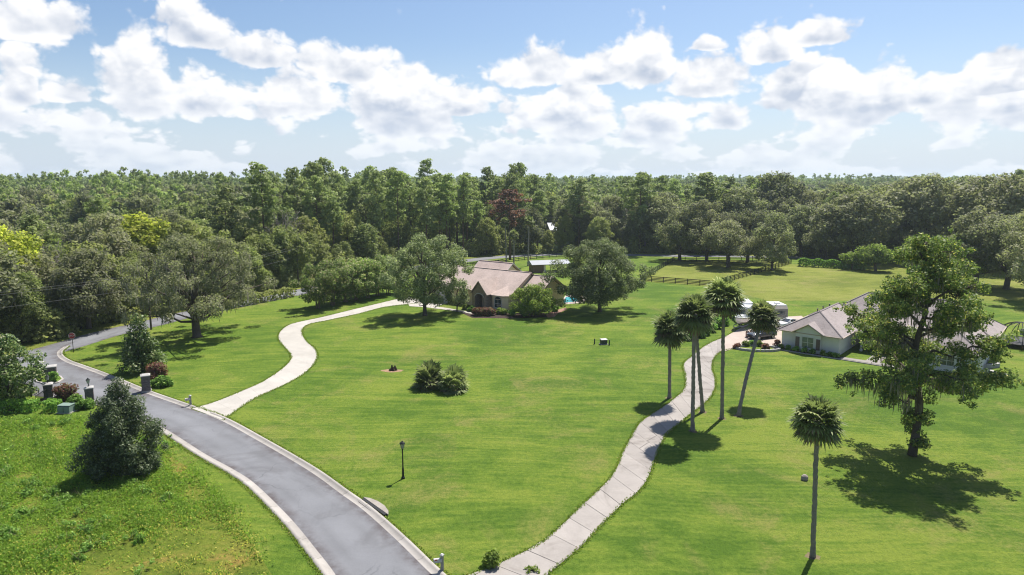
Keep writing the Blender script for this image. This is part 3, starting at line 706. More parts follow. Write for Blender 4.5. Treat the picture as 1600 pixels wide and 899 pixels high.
def shed():
    x, y = G(833, 426.5); x2, y2 = G(888, 424.5)
    ang = math.atan2(y2 - y, x2 - x); W_ = math.hypot(x2 - x, y2 - y)
    r = thing('shed', 'open-sided shed with a pale metal roof behind the tan house', 'shed', (x, y), ang)
    MB().box((1.5, 2.0, 1.1), (3.0, 4.0, 2.2)).build('wall', grime('cedar_boards', (0.25, 0.155, 0.105), 0.25, 2.0), r)
    for px_ in (W_ * 0.62, W_ - 0.2):
        for py in (0.15, 3.85): MB().box((px_, py, 1.1), (0.16, 0.16, 2.2)).build('post', trim_tan, r)
    MB().box((3.25, 0.0, 1.1), (0.5, 0.2, 2.2)).build('corner_board', stucco_cream, r)
    MB().add([(-0.5, -0.6, 2.2), (W_ + 0.5, -0.6, 2.2), (W_ + 0.5, 2.0, 3.1), (-0.5, 2.0, 3.1), (-0.5, 4.6, 2.2), (W_ + 0.5, 4.6, 2.2), (-0.5, -0.6, 2.1), (W_ + 0.5, -0.6, 2.1), (W_ + 0.5, 4.6, 2.1), (-0.5, 4.6, 2.1)], [(0, 1, 2, 3), (3, 2, 5, 4), (6, 7, 1, 0), (8, 9, 4, 5), (9, 8, 7, 6), (7, 8, 5, 2, 1), (9, 6, 0, 3, 4)]).build('roof', metal_roof_m, r)
shed()
def pool():
    r = structure(link('pool', None))
    t = NT('pool_water'); p = t.pos(); t.bump(t.noise(p, 1.6, 4.0), 0.25, 0.05)
    wm = t.done(t.ramp(t.noise(p, 0.6, 3.0), [(0.3, (0.05, 0.30, 0.36)), (0.7, (0.09, 0.42, 0.46))]), 0.05, 0.5)
    MB().prism([G(872, 477), G(908, 474), G(925, 463), G(885, 461)], 0.0, 0.06).build('pool_deck', m_concrete('deck_concrete', (0.52, 0.44, 0.40), (0.36, 0.30, 0.27)), r)
    MB().prism([G(880, 474), G(903, 471), G(908, 465), G(884, 465)], 0.05, 0.075).build('pool_water', wm, r)
pool()
def pool_fence():
    pts = [G(881, 480), G(892, 479), G(904, 477), G(917, 473), G(927, 468)]
    r = thing('pool_fence', 'thin dark picket fence along the turquoise pool', 'fence')
    for (ax, ay), (bx, by) in zip(pts, pts[1:]):
        L_ = math.hypot(bx - ax, by - ay); n = int(L_ / 0.35)
        MB().box((ax, ay, 0.65), (0.07, 0.07, 1.3)).build('post', trim_dark, r)
        for z in (0.2, 1.2): MB().box(((ax + bx) / 2, (ay + by) / 2, z), (L_, 0.04, 0.04), math.atan2(by - ay, bx - ax)).build('rail', trim_dark, r)
        for k in range(1, n): MB().box((ax + (bx - ax) * k / n, ay + (by - ay) * k / n, 0.65), (0.025, 0.025, 1.1)).build('picket', trim_dark, r)
pool_fence()
def far_house():
    x, y = 28.0, 262.0
    r = thing('house', 'white-roofed building showing through the trees beyond the back road', 'house', (x - 13, y), 0.2)
    MB().box((4.5, 4, 2.8), (9, 8, 5.6)).build('wall', stucco_cream, r)
    gable_roof(r, -0.6, 9.6, -0.8, 4, 8.8, 5.6, 8.2, 5.6, grime('white_metal_roof', (0.55, 0.57, 0.61), 0.06, 0.5, 0.6, 0.3), trim_white)
    for k in (2.0, 6.5): window(r, (k, 0, 3.4), 1.4, 1.5, (0, -1))
far_house()

# ------------------------------------------------------------------ fences
fence_m = grime('black_fence_paint', (0.022, 0.026, 0.024), 0.35, 1.5, 0.9, 0.1)
post_mesh = MB().box((0, 0, 0.68), (0.15, 0.15, 1.4)).mesh('post', fence_m)
board_mesh = MB().box((0.5, 0, 0), (1, 0.045, 0.17)).mesh('board', fence_m)
def fence(label, pts, boards=4, step=2.6):
    L_ = resample(pts, step) if len(pts) > 2 else np.array([np.array(pts[0]) + (np.array(pts[1]) - np.array(pts[0])) * t for t in np.linspace(0, 1, int(math.dist(*pts) / step) + 1)])
    r = thing('board_fence', label, 'fence', (*L_[0], 0))
    rng = random.Random(len(L_))
    for i, p in enumerate(L_):
        o = link('post', post_mesh, r, (p[0] - L_[0][0], p[1] - L_[0][1], 0), rng.uniform(-.1, .1)); o.rotation_euler.x = rng.uniform(-.015, .015)
        if i + 1 < len(L_):
            d = L_[i + 1] - p; n = np.linalg.norm(d); nn = np.array([d[1], -d[0]]) / n * 0.085
            for k in range(boards):
                o = link('board', board_mesh, r, (p[0] - L_[0][0] + nn[0], p[1] - L_[0][1] + nn[1], 0.26 + k * (1.0 / (boards - 1)) + rng.uniform(-.02, .02)), math.atan2(d[1], d[0])); o.scale.x = n
fence('black board fence along the front of the pasture, ending at the palms', [FENCE_A, FENCE_B])
fence('black board fence running from the palms back to the hedge', [FENCE_B, FENCE_C])
fence('black board fence closing the pasture behind the big round tree', [FENCE_A, FENCE_D], 4)
fence('black board fence in tree shade at the back of the pasture by the road', [FENCE_D, (FENCE_C[0] + 1, FENCE_C[1] + 6)], 3, 3.2)
fence('black board fence along the back road behind the tan house', [tuple(p) for p in offset_line(resample([G(640, 424), G(752, 416.5), G(789, 410), G(815, 406.5), G(868, 401.5), G(935, 401)], 2.0), -1.0)[::4]], 3)
fence('short black board fence beside the metal-roofed shed', [G(857, 431), G(888, 430)], 3)

# ------------------------------------------------------------------ trees: builders
bark_oak = grime('grey_brown_bark', (0.13, 0.105, 0.085), 0.4, 1.2, 0.95, 0.1, bump=0.6, fine=9.0)
bark_pine = grime('pine_bark', (0.15, 0.10, 0.075), 0.35, 1.2, 0.95, 0.1, bump=0.6, fine=9.0)
bark_palm = grime('palm_bark', (0.30, 0.265, 0.235), 0.3, 2.0, 0.95, 0.1, bump=0.6, fine=12.0)
bark_pale = grime('smooth_pale_bark', (0.26, 0.20, 0.16), 0.3, 1.5, 0.9, 0.1)
deadwood = grime('dead_grey_wood', (0.34, 0.30, 0.28), 0.25, 1.5, 0.95, 0.1)
LEAF = dict(
    oak=leafmat('live_oak_leaf', (0.036, 0.040, 0.020), (0.094, 0.100, 0.052), (0.12, 0.118, 0.075), hue=(0.105, 0.102, 0.062)),
    forest=leafmat('forest_leaf', (0.032, 0.044, 0.015), (0.098, 0.112, 0.042), (0.135, 0.145, 0.055), hue=(0.105, 0.105, 0.038)),
    light=leafmat('fresh_green_leaf', (0.038, 0.058, 0.011), (0.105, 0.132, 0.027), (0.15, 0.165, 0.05), trans=0.34),
    gum=leafmat('sweetgum_leaf', (0.022, 0.036, 0.011), (0.084, 0.104, 0.028), (0.165, 0.150, 0.040), trans=0.2, rough=0.42),
    young=leafmat('young_oak_leaf', (0.018, 0.030, 0.012), (0.070, 0.086, 0.044), (0.12, 0.135, 0.085), trans=0.2, rough=0.42, spec=0.45),
    magnolia=leafmat('magnolia_leaf', (0.018, 0.036, 0.010), (0.075, 0.098, 0.028), (0.14, 0.14, 0.075), trans=0.14, rough=0.35, spec=0.5),
    pine=leafmat('pine_needles', (0.040, 0.050, 0.020), (0.118, 0.130, 0.056), (0.15, 0.16, 0.075), trans=0.22, hue=(0.100, 0.125, 0.042)),
    crepe=leafmat('crepe_myrtle_leaf', (0.038, 0.058, 0.016), (0.112, 0.138, 0.044), (0.20, 0.165, 0.12), trans=0.3),
    elm=leafmat('elm_leaf', (0.036, 0.046, 0.020), (0.100, 0.112, 0.056), (0.16, 0.17, 0.10), trans=0.26),
    yellow=leafmat('yellow_blossom_crown', (0.070, 0.085, 0.014), (0.175, 0.180, 0.030), (0.23, 0.21, 0.045), trans=0.35),
    rust=leafmat('dead_pine_needles', (0.040, 0.024, 0.016), (0.095, 0.052, 0.036), (0.12, 0.075, 0.052), trans=0.15, tcol=(1, 0.8, 0.6)),
    moss=leafmat('spanish_moss', (0.050, 0.048, 0.038), (0.115, 0.108, 0.090), None, trans=0.2, tcol=(1, 1, 0.85)),
    palm=leafmat('palm_frond', (0.036, 0.048, 0.018), (0.115, 0.125, 0.055), (0.21, 0.20, 0.12), trans=0.2, rough=0.42, spec=0.45),
    palm_dead=leafmat('dry_palm_frond', (0.065, 0.050, 0.032), (0.165, 0.135, 0.095), None, trans=0.12, tcol=(1, 0.85, 0.6)),
    hedge=leafmat('hedge_leaf', (0.028, 0.060, 0.010), (0.090, 0.150, 0.028), (0.16, 0.22, 0.06), trans=0.25),
    red=leafmat('red_tipped_leaf', (0.040, 0.022, 0.015), (0.125, 0.062, 0.045), (0.075, 0.085, 0.03), trans=0.25, tcol=(1.2, 0.8, 0.6)),
    turf=leafmat('turf_blades', (0.040, 0.065, 0.008), (0.085, 0.110, 0.014), (0.12, 0.10, 0.04), trans=0.2, objvar=0.0),
    weed=leafmat('field_weeds', (0.046, 0.080, 0.011), (0.112, 0.158, 0.026), (0.20, 0.180, 0.042), trans=0.34, objvar=0.0),
)
def unit(a): return a / np.maximum(np.linalg.norm(a, axis=-1, keepdims=True), 1e-9)
def leaf_quads(C, Nrm, size, aspect, rng, along=None):
    """One rhombic leaf spray per centre, facing Nrm; along gives the long axis (else random)."""
    n = len(C)
    a = rng.normal(size=(n, 3)) if along is None else along + rng.normal(size=(n, 3)) * 0.25
    a = unit(a - Nrm * (a * Nrm).sum(1, keepdims=True)); b = np.cross(Nrm, a)
    s = size[:, None]; a, b = a * s * aspect * 0.5, b * s * 0.5
    k = rng.uniform(-0.25, 0.25, (n, 1))
    V = np.stack([C - a, C - b + a * k, C + a, C + b + a * k], 1).reshape(-1, 3)
    return V, np.arange(4 * n).reshape(n, 4)
def crown_leaves(clumps, leaf, cover, rng, zflat=0.8, aspect=1.7, upbias=0.65, spread=0.7, needle=False, odd=0.1):
    """clumps: rows (x, y, z, r). Leaves lie through the outer part of every clump, so gaps stay between clumps."""
    Cs, Ns, Ss, Ts, Al = [], [], [], [], []
    for x, y, z, r in clumps:
        n = max(8, int(cover * 4 * PI * r * r / (leaf * leaf * aspect * 0.5)))
        d = unit(rng.normal(size=(n, 3)))
        rad = r * (0.35 + 0.75 * rng.random(n) ** 0.7)[:, None]
        p = d * rad * np.array([1, 1, zflat]) + np.array([x, y, z])
        Cs.append(p); Ns.append(unit(d * spread + np.array([0, 0, upbias]) + rng.normal(size=(n, 3)) * 0.55)); Ss.append(leaf * rng.uniform(0.6, 1.35, n))
        t = np.clip(0.42 + rng.normal() * 0.13 + rng.normal(size=n) * 0.2, 0, 0.85); t[rng.random(n) < odd] = 0.95
        Ts.append(t); Al.append(d)
    C, Nn, S, T, A = (np.concatenate(q) for q in (Cs, Ns, Ss, Ts, Al))
    if needle:                                  # needles stand out along the direction from the tuft
        side = unit(np.cross(A, rng.normal(size=A.shape))); V, F = leaf_quads(C, side, S, aspect, rng, A)
    else: V, F = leaf_quads(C, Nn, S, aspect, rng)
    return V, F, T
def wobble_path(a, b, n, amp, rng, sag=0.0):
    a, b = np.array(a, float), np.array(b, float); P = []
    for t in np.linspace(0, 1, n):
        P.append(a + (b - a) * t + (rng.normal(size=3) * amp if 0 < t < 1 else 0) + np.array([0, 0, sag * math.sin(PI * t)]))
    return P
def trunk_mesh(name, paths, m, sides=7):
    mb = MB()
    for path, rad, s in paths: mb.tube(path, rad, s)
    return mb.mesh(name, m, True)
PROFILE = dict(
    dome=lambda t: math.sqrt(max(0.02, 1 - (max(0, t - 0.28) / 0.74) ** 2)) * (0.55 + 0.45 * min(1, t / 0.28)),
    ball=lambda t: math.sqrt(max(0.03, 1 - (2 * t - 1) ** 2 * 0.97)),
    cone=lambda t: max(0.06, (1 - t) ** 0.85) * min(1, 0.45 + t / 0.12),
    egg=lambda t: math.sqrt(max(0.02, 1 - ((t - 0.38) / 0.63) ** 2)) if t > 0.38 else math.sqrt(max(0.05, 1 - ((0.38 - t) / 0.42) ** 2)),
    drop=lambda t: max(0.05, (1 - t) / 0.78) ** 0.8 if t > 0.22 else 0.78 + 0.22 * t / 0.22,
    vase=lambda t: 0.42 + 0.58 * math.sin(min(1.0, t / 0.62) * PI / 2) if t < 0.62 else math.sqrt(max(0.04, 1 - ((t - 0.62) / 0.40) ** 2)),
)
def broadleaf(name, seed, H, R, base, prof, leaf, cover, clump_r, n_clumps, lm, bark, trunk_r=None, moss=0, fork=0.35, n_limbs=16, zflat=0.8, odd=0.1, squash=(1, 1), lean=(0, 0), stems=1, upbias=0.65, hollow=0.30, lobes=4, limb_k=1.0):
    """Returns named meshes (trunk, crown, moss) of one tree standing at the origin."""
    rng = np.random.default_rng(seed); tr = trunk_r or 0.022 * H + 0.05; f = PROFILE[prof]
    ph = rng.uniform(0, 2 * PI, 4); clumps, tries = [], 0
    while len(clumps) < n_clumps and tries < n_clumps * 60:
        tries += 1
        t = rng.random(); a = rng.uniform(0, 2 * PI)
        edge = 1 + 0.18 * math.sin(2 * a + ph[0] + 2 * t) + 0.17 * math.sin(lobes * a + ph[1] + 6 * t) + 0.12 * math.sin(7 * a + ph[2] + 9 * t)
        q = math.sqrt(rng.uniform(hollow, 1.0)); rr = (R - clump_r * 0.55) * f(t) * edge * q
        r = clump_r * rng.uniform(0.62, 1.25)
        z = base + clump_r * 0.4 + t * (H - base - clump_r * 1.15) * (0.90 + 0.10 * math.sin(3 * a + ph[3]))
        p = np.array([rr * math.cos(a) * squash[0] + lean[0] * t, rr * math.sin(a) * squash[1] + lean[1] * t, z])
        if tries < n_clumps * 30 and any(np.linalg.norm((p - c[:3]) * (1, 1, 1.25)) < 0.62 * (r + c[3]) * 0.78 for c in clumps): continue
        clumps.append(np.array([*p, r]))
    V, F, T = crown_leaves(clumps, leaf, cover, rng, zflat, odd=odd, upbias=upbias)
    crown = np_mesh('crown', V, F, lm, T)
    paths = []; fz = base + (H - base) * fork
    axis = lambda z: np.array([lean[0] * max(0, (z - base) / (H - base)), lean[1] * max(0, (z - base) / (H - base)), z])
    for s in range(stems):
        off = np.array([0, 0, 0.0]) if stems == 1 else np.array([math.cos(2 * PI * s / stems + ph[0]), math.sin(2 * PI * s / stems + ph[0]), 0]) * (0.25 + tr)
        top = axis(H * 0.86) + off * (0 if stems == 1 else R * 0.9)
        mid = axis(fz) + off * (1 if stems == 1 else R * 0.35)
        P = [off, off * 1.02 + np.array([0, 0, 0.25]), off + np.array([0, 0, fz * 0.35]) + rng.normal(size=3) * tr * 0.4, mid, (mid + top) / 2 + rng.normal(size=3) * R * 0.05, top]
        paths.append((P, [tr * 1.55, tr * 1.1, tr * 0.95, tr * 0.78, tr * 0.42, tr * 0.10], 8))
    order = sorted(clumps, key=lambda c: -c[3])[:n_limbs] if n_limbs < len(clumps) else clumps
    for c in order:
        out = math.hypot(c[0] - lean[0] * 0.5, c[1] - lean[1] * 0.5)
        z0 = min(max(base * 0.8, c[2] - out * 0.62 - 0.1 * H), H * 0.7)
        a0 = axis(z0)
        if stems > 1: a0 = a0 + np.array([c[0], c[1], 0]) * 0.3 * min(1, z0 / H * 2)
        m_ = (a0 + c[:3]) / 2 + np.array([0, 0, 0.10 * out]) + rng.normal(size=3) * 0.06 * R
        paths.append(([a0, a0 * 0.55 + m_ * 0.45 + rng.normal(size=3) * 0.03 * R, m_, c[:3]], [tr * 0.42 * limb_k, tr * 0.32 * limb_k, tr * 0.22 * limb_k, tr * 0.06], 5))
    res = [('trunk', trunk_mesh('trunk', paths, bark)), ('crown', crown)]
    if moss:
        low = [c for c in clumps if c[2] < base + (H - base) * 0.72]; A, Bq = [], []
        n = moss; idx = rng.integers(0, len(low), n); L_ = np.array(low)[idx]
        d = unit(rng.normal(size=(n, 3)) * (1, 1, 0.5)); top = L_[:, :3] + d * L_[:, 3:4] * 0.85 - np.array([0, 0, 0.1])
        ln = rng.uniform(0.25, 0.9, n) * (0.4 + 0.05 * H); w = rng.uniform(0.025, 0.08, n)
        ang = rng.uniform(0, PI, n); wv = np.stack([np.cos(ang), np.sin(ang), 0 * ang], 1) * w[:, None]
        sway = rng.normal(size=(n, 3)) * 0.1; sway[:, 2] = 0
        bot = top - np.array([0, 0, 1.0]) * ln[:, None] + sway
        Vm = np.stack([top - wv * 0.6, top + wv * 0.6, (top + bot) / 2 + wv, (top + bot) / 2 - wv, bot - wv * 0.15, bot + wv * 0.15], 1).reshape(-1, 3)
        k = np.arange(n)[:, None] * 6; Fm = np.concatenate([k + np.array([0, 1, 2, 3]), k + np.array([3, 2, 5, 4])])
        res.append(('moss', np_mesh('moss', Vm, Fm, LEAF['moss'], np.tile(rng.random(n), 2))))
    return res
def pine(seed, H, R, lm, bare=0.45, n=34, leaf=0.5, cover=0.5, dead=False):
    rng = np.random.default_rng(seed); clumps, paths = [], []
    bend = rng.normal(size=2) * 0.5
    ax = lambda z: np.array([bend[0] * (z / H) ** 2, bend[1] * (z / H) ** 2, z])
    paths.append(([ax(z) for z in np.linspace(0, H * 0.97, 7)], [0.30 * (1 - 0.88 * t) * H / 24 for t in np.linspace(0, 1, 7)], 7))
    for i in range(n):
        t = (i + rng.random()) / n; z = H * (bare + (0.98 - bare) * t)
        ln = R * (0.55 + 0.45 * math.sin(min(1, t / 0.45) * PI / 2)) * (1 - max(0, t - 0.62) / 0.42 * 0.85) * rng.uniform(0.45, 1.1)
        a = i * 2.4 + rng.normal() * 0.5; p0 = ax(z)
        tip = p0 + np.array([math.cos(a) * ln, math.sin(a) * ln, ln * rng.uniform(0.05, 0.42)])
        paths.append(([p0, (p0 + tip) / 2 + np.array([0, 0, -0.05 * ln]), tip], [0.07, 0.05, 0.02], 4))
        r = rng.uniform(0.75, 1.3) * (0.55 + 0.14 * R)
        clumps.append((*tip, r))
        if ln > 1.8: clumps.append((*(p0 * 0.45 + tip * 0.55 + rng.normal(size=3) * 0.3), r * 0.8))
    clumps.append((*ax(H * 0.975), 0.8))
    V, F, T = crown_leaves(clumps, leaf, cover, rng, 0.62, 2.0, 0.6, 0.6, odd=0.08)
    return [('trunk', trunk_mesh('trunk', paths, bark_pine)), ('crown', np_mesh('crown', V, F, lm, T))]
def palm(seed, H, lean, R=1.7, n_live=66, n_dead=30, trunk_r=0.17, kink=0.25):
    """Sabal palm: booted trunk, ball of fan fronds, a skirt of dry ones."""
    rng = np.random.default_rng(seed)
    tr_ = []; P = []
    for q_, t in enumerate(np.linspace(0, 1, 46)):
        P.append((lean[0] * t ** (1 + kink * 2) + rng.normal() * 0.012, lean[1] * t ** (1 + kink * 2) + rng.normal() * 0.012, H * t))
        tr_.append(trunk_r * (1.45 if t == 0 else 1.15 if t < 0.06 else 1.0 - 0.12 * t) * (1.07 if q_ % 2 else 0.93) * rng.uniform(0.95, 1.05) * (1.0 + 0.5 * max(0, t - 0.88) / 0.12))
    trunk = trunk_mesh('trunk', [(P, tr_, 9)], bark_palm)
    top = np.array(P[-1]) + np.array([0, 0, 0.05])
    def fronds(n, el_lo, el_hi, droop, m, nm, size):
        Vs, Fs, Ts = [], [], []; k = 0
        for i in range(n):
            el = el_lo + (el_hi - el_lo) * ((i + rng.random()) / n); az_ = i * 2.39996 + rng.normal() * 0.2
            d = np.array([math.cos(az_) * math.cos(el), math.sin(az_) * math.cos(el), math.sin(el)])
            side = unit(np.cross(d, [0, 0, 1.0]) + 1e-6); up = np.cross(side, d)
            stalk = R * rng.uniform(0.30, 0.52) * size; fan = R * rng.uniform(0.45, 0.62) * size
            hub = top + d * stalk + np.array([0, 0, -0.10 * stalk * droop]); t0 = np.clip(0.34 + rng.normal() * 0.22 + 0.06 * max(0, math.sin(el)), 0.0, 0.85)
            w = 0.02
            Vs += [top - side * w, top + side * w, hub + side * w * 0.6, hub - side * w * 0.6]; Fs.append((k, k + 1, k + 2, k + 3)); Ts.append(t0); k += 4
            ns = 15
            for j in range(ns):
                b = (j - (ns - 1) / 2) / ((ns - 1) / 2)
                ang = b * 1.9; ln = fan * (1 - 0.28 * abs(b)) * rng.uniform(0.85, 1.1)
                v = d * math.cos(ang) + side * math.sin(ang) + up * (0.22 - 0.5 * abs(b)) * 0.7; v = unit(v)
                m1 = hub + v * ln * 0.6 + np.array([0, 0, -0.03 * ln * droop]); e = hub + v * ln + np.array([0, 0, -(0.22 + 0.25 * rng.random()) * ln * droop])
                pw = unit(np.cross(v, up)) * 0.042 * R
                Vs += [hub, m1 - pw, m1 + pw, e]; Fs += [(k, k + 1, k + 3, k + 2)]; Ts.append(float(np.clip(t0 + rng.normal() * 0.13, 0, 0.95))); k += 4
        return (nm, np_mesh(nm, np.array(Vs), np.array(Fs), m, np.array(Ts)))
    return [('trunk', trunk), fronds(n_live, -0.8, 1.45, 0.7, LEAF['palm'], 'crown', 1.0), fronds(n_dead, -1.25, -0.1, 0.6, LEAF['palm_dead'], 'dry_fronds', 0.86)]
def shrub(seed, W, D, H, lm, leaf=0.13, cover=0.9, n=26, cr=None, stem_m=None, flat=False, odd=0.1):
    """A rounded bush, or a clipped one when flat."""
    rng = np.random.default_rng(seed); cr = cr or 0.24 * min(W, D, H * 1.6); cl = []
    for i in range(n):
        a = rng.uniform(0, 2 * PI); q = math.sqrt(rng.random()); t = rng.random()
        k = 1.0 if flat else math.sqrt(max(0.1, 1 - (t * 0.95) ** 2))
        cl.append((math.cos(a) * q * (W / 2 - cr * 0.7) * k, math.sin(a) * q * (D / 2 - cr * 0.7) * k, cr * 0.7 + t * (H - cr * 1.5), cr * rng.uniform(0.7, 1.2)))
    V, F, T = crown_leaves(cl, leaf, cover, rng, 0.85, odd=odd)
    V[:, 2] = np.maximum(V[:, 2], 0.01)
    paths = [([(0, 0, -0.02), (c[0] * 0.4, c[1] * 0.4, c[2] * 0.5), c[:3]], [0.05, 0.035, 0.01], 4) for c in cl[:7]]
    return [('stems', trunk_mesh('stems', paths, stem_m or bark_oak)), ('foliage', np_mesh('foliage', V, F, lm, T))]
def box_hedge(seed, L_, D, H, lm, leaf=0.16, cover=3.0):
    rng = np.random.default_rng(seed); n = int(cover * (L_ * D + 2 * L_ * H + 2 * D * H) / (leaf * leaf))
    p = rng.uniform(-1, 1, (n, 3)); face = rng.integers(0, 3, n); sg = np.where(rng.random(n) < 0.5, -1, 1)
    wts = np.array([D * H, L_ * H, L_ * D]); face = rng.choice(3, n, p=wts / wts.sum()); p[np.arange(n), face] = np.where(face == 2, 1, sg) * rng.uniform(0.82, 1.04, n)
    nr = np.zeros((n, 3)); nr[np.arange(n), face] = np.sign(p[np.arange(n), face])
    C = p * np.array([L_ / 2, D / 2, H / 2]) + np.array([0, 0, H / 2])
    C[:, 2] += 0.10 * H * np.sin(C[:, 0] * 1.7 + seed) * (p[:, 2] > 0); C[:, 2] = np.maximum(C[:, 2], 0.02)
    C[:, 1] += 0.10 * D * np.sin(C[:, 0] * 2.3 + 2 * seed)
    V, F = leaf_quads(C, unit(nr + rng.normal(size=(n, 3)) * 0.6), leaf * rng.uniform(0.6, 1.4, n), 1.5, rng); T = np.clip(0.45 + rng.normal(size=n) * 0.2, 0, 0.95)
    stems = [([(x, 0, -0.02), (x + 0.1, 0.05, H * 0.5), (x + rng.normal() * 0.2, rng.normal() * D * 0.2, H * 0.85)], [0.04, 0.03, 0.01], 4) for x in np.arange(-L_ / 2 + 0.4, L_ / 2, 1.0)]
    return [('stems', trunk_mesh('stems', stems, bark_oak)), ('foliage', np_mesh('foliage', V, F, lm, T))]
def plant(name, meshes, label, cat, loc, rz=0.0, s=1.0, group=None, sz=None):
    o = thing(name, label, cat, (loc[0], loc[1], 0), rz, group); o.scale = (s, s, sz or s)
    for nm, me in meshes:
        c = link(nm, me, o)
        if nm == 'moss': stuff(c)
    return o

# ------------------------------------------------------------------ the trees one can point at
def at(u, v, vt, du):
    x, y = G(u, v); return x, y, top_at(vt, y), width_at(du, y) / 2
x, y, h, r = at(1425, 712, 368, 262)
def sweetgum():
    """Tall open tree: separate leafy limbs with moss between, a bare mossy middle and a skirt of shoots low on the trunk."""
    rng = np.random.default_rng(77); cl, paths, ms = [], [], []
    H = h; ax = lambda z: np.array([0.35 * math.sin(z * 0.5) - 0.02 * z, 0.2 * math.sin(z * 0.8), z])
    paths.append(([ax(z) for z in np.linspace(0, H * 0.97, 13)], [0.42, 0.36, 0.34, 0.33, 0.32, 0.30, 0.27, 0.23, 0.19, 0.14, 0.10, 0.07, 0.03], 9))
    #        z on trunk, azimuth deg (0 = right, 90 = away), reach, rise, clumps, moss
    limbs = [(4.0, 195, 4.4, 0.9, 5, 60), (4.6, 160, 6.0, 0.6, 7, 110), (5.2, 215, 5.8, 1.4, 7, 120), (5.0, 10, 5.4, 0.2, 9, 20), (5.4, 335, 6.0, 1.0, 10, 25), (6.2, 40, 5.2, 1.0, 9, 30), (6.8, 355, 7.0, 1.8, 12, 15),
             (6.6, 255, 4.4, 1.0, 8, 90), (7.4, 185, 5.0, 2.2, 11, 70), (7.9, 140, 4.2, 1.6, 8, 90), (8.2, 20, 5.6, 2.0, 11, 30), (8.8, 305, 4.2, 1.6, 9, 60), (9.2, 200, 4.4, 2.5, 11, 40), (9.8, 80, 3.4, 1.6, 8, 30),
             (10.4, 350, 3.9, 2.0, 9, 20), (10.6, 165, 2.6, 1.8, 6, 20), (11.6, 60, 2.3, 1.4, 6, 10), (11.8, 250, 2.0, 1.3, 5, 20), (12.4, 0, 1.9, 1.0, 5, 8),
             (5.6, 112, 7.2, 1.2, 9, 50), (6.5, 72, 6.6, 1.5, 10, 20), (7.6, 125, 6.2, 2.0, 10, 50), (5.8, 282, 5.4, 0.8, 8, 60), (9.0, 95, 5.2, 1.8, 9, 20), (9.6, 270, 4.0, 1.6, 8, 40), (13.2, 150, 1.8, 1.0, 6, 8), (13.3, 320, 1.7, 1.0, 6, 8), (14.0, 60, 1.2, 0.7, 6, 4), (11.2, 210, 3.4, 1.4, 8, 20), (11.4, 20, 3.2, 1.4, 8, 10)]
    for z, az_, reach, rise, nc, nm in limbs:
        nc = int(nc * 1.35); nm = int(nm * 1.5)
        z *= H / 15.0; a = math.radians(az_ + rng.normal() * 6); p0 = ax(z)
        tip = p0 + np.array([math.cos(a) * reach, math.sin(a) * reach, rise])
        P = [p0 + (tip - p0) * t + np.array([0, 0, 0.35 * math.sin(PI * t) * (1 if rng.random() < .7 else -1)]) + (rng.normal(size=3) * 0.14 if 0 < t < 1 else 0) for t in np.linspace(0, 1, 6)]
        paths.append((P, [0.15, 0.12, 0.095, 0.07, 0.05, 0.02], 5))
        for k in range(nc):
            t = 0.42 + 0.66 * (k + rng.random()) / nc
            c = p0 + (tip - p0) * t + rng.normal(size=3) * np.array([0.55, 0.55, 0.42]); cl.append((*c, rng.uniform(0.40, 0.85)))
            for j_ in range(2): cl.append((*(c + rng.normal(size=3) * np.array([0.62, 0.62, 0.45])), rng.uniform(0.22, 0.45)))
            j = np.clip(t, 0, 1) * 5; q = P[int(min(j, 4))]; paths.append(([q, (q + c) / 2 + rng.normal(size=3) * 0.08, c], [0.035, 0.025, 0.01], 4))
        for k in range(int(nm * 1.3)): ms.append(p0 + (tip - p0) * rng.uniform(0.12, 1.0) + rng.normal(size=3) * np.array([0.35, 0.35, 0.2]))
    for k in range(46):                         # shoots up the lower trunk
        z = rng.uniform(1.0, 6.2); a = rng.uniform(0, 2 * PI); q = rng.uniform(0.45, 1.15); p = ax(z) + np.array([math.cos(a) * q, math.sin(a) * q, 0.2]); cl.append((*p, rng.uniform(0.34, 0.6)))
    V, F, T = crown_leaves(cl, 0.16, 0.40, rng, 0.82, 1.35, 0.5, 0.7, odd=0.10)
    n = len(ms); M_ = np.array(ms); ln = rng.uniform(0.3, 1.4, n); ang = rng.uniform(0, PI, n); w = np.stack([np.cos(ang), np.sin(ang), 0 * ang], 1) * rng.uniform(0.02, 0.055, n)[:, None]
    bot = M_ - np.array([0, 0, 1.0]) * ln[:, None] + rng.normal(size=(n, 3)) * np.array([.06, .06, 0])
    Vm = np.stack([M_ - w * 0.6, M_ + w * 0.6, (M_ + bot) / 2 + w, (M_ + bot) / 2 - w, bot - w * 0.15, bot + w * 0.15], 1).reshape(-1, 3); k = np.arange(n)[:, None] * 6
    Fm = np.concatenate([k + np.array([0, 1, 2, 3]), k + np.array([3, 2, 5, 4])])
    return [('trunk', trunk_mesh('trunk', paths, bark_oak)), ('crown', np_mesh('crown', V, F, LEAF['gum'], T)), ('moss', np_mesh('moss', Vm, Fm, LEAF['moss'], np.tile(rng.random(n), 2)))]
plant('sweetgum_tree', sweetgum(), 'tall open tree hung with grey moss in front of the grey house', 'tree', (x, y))

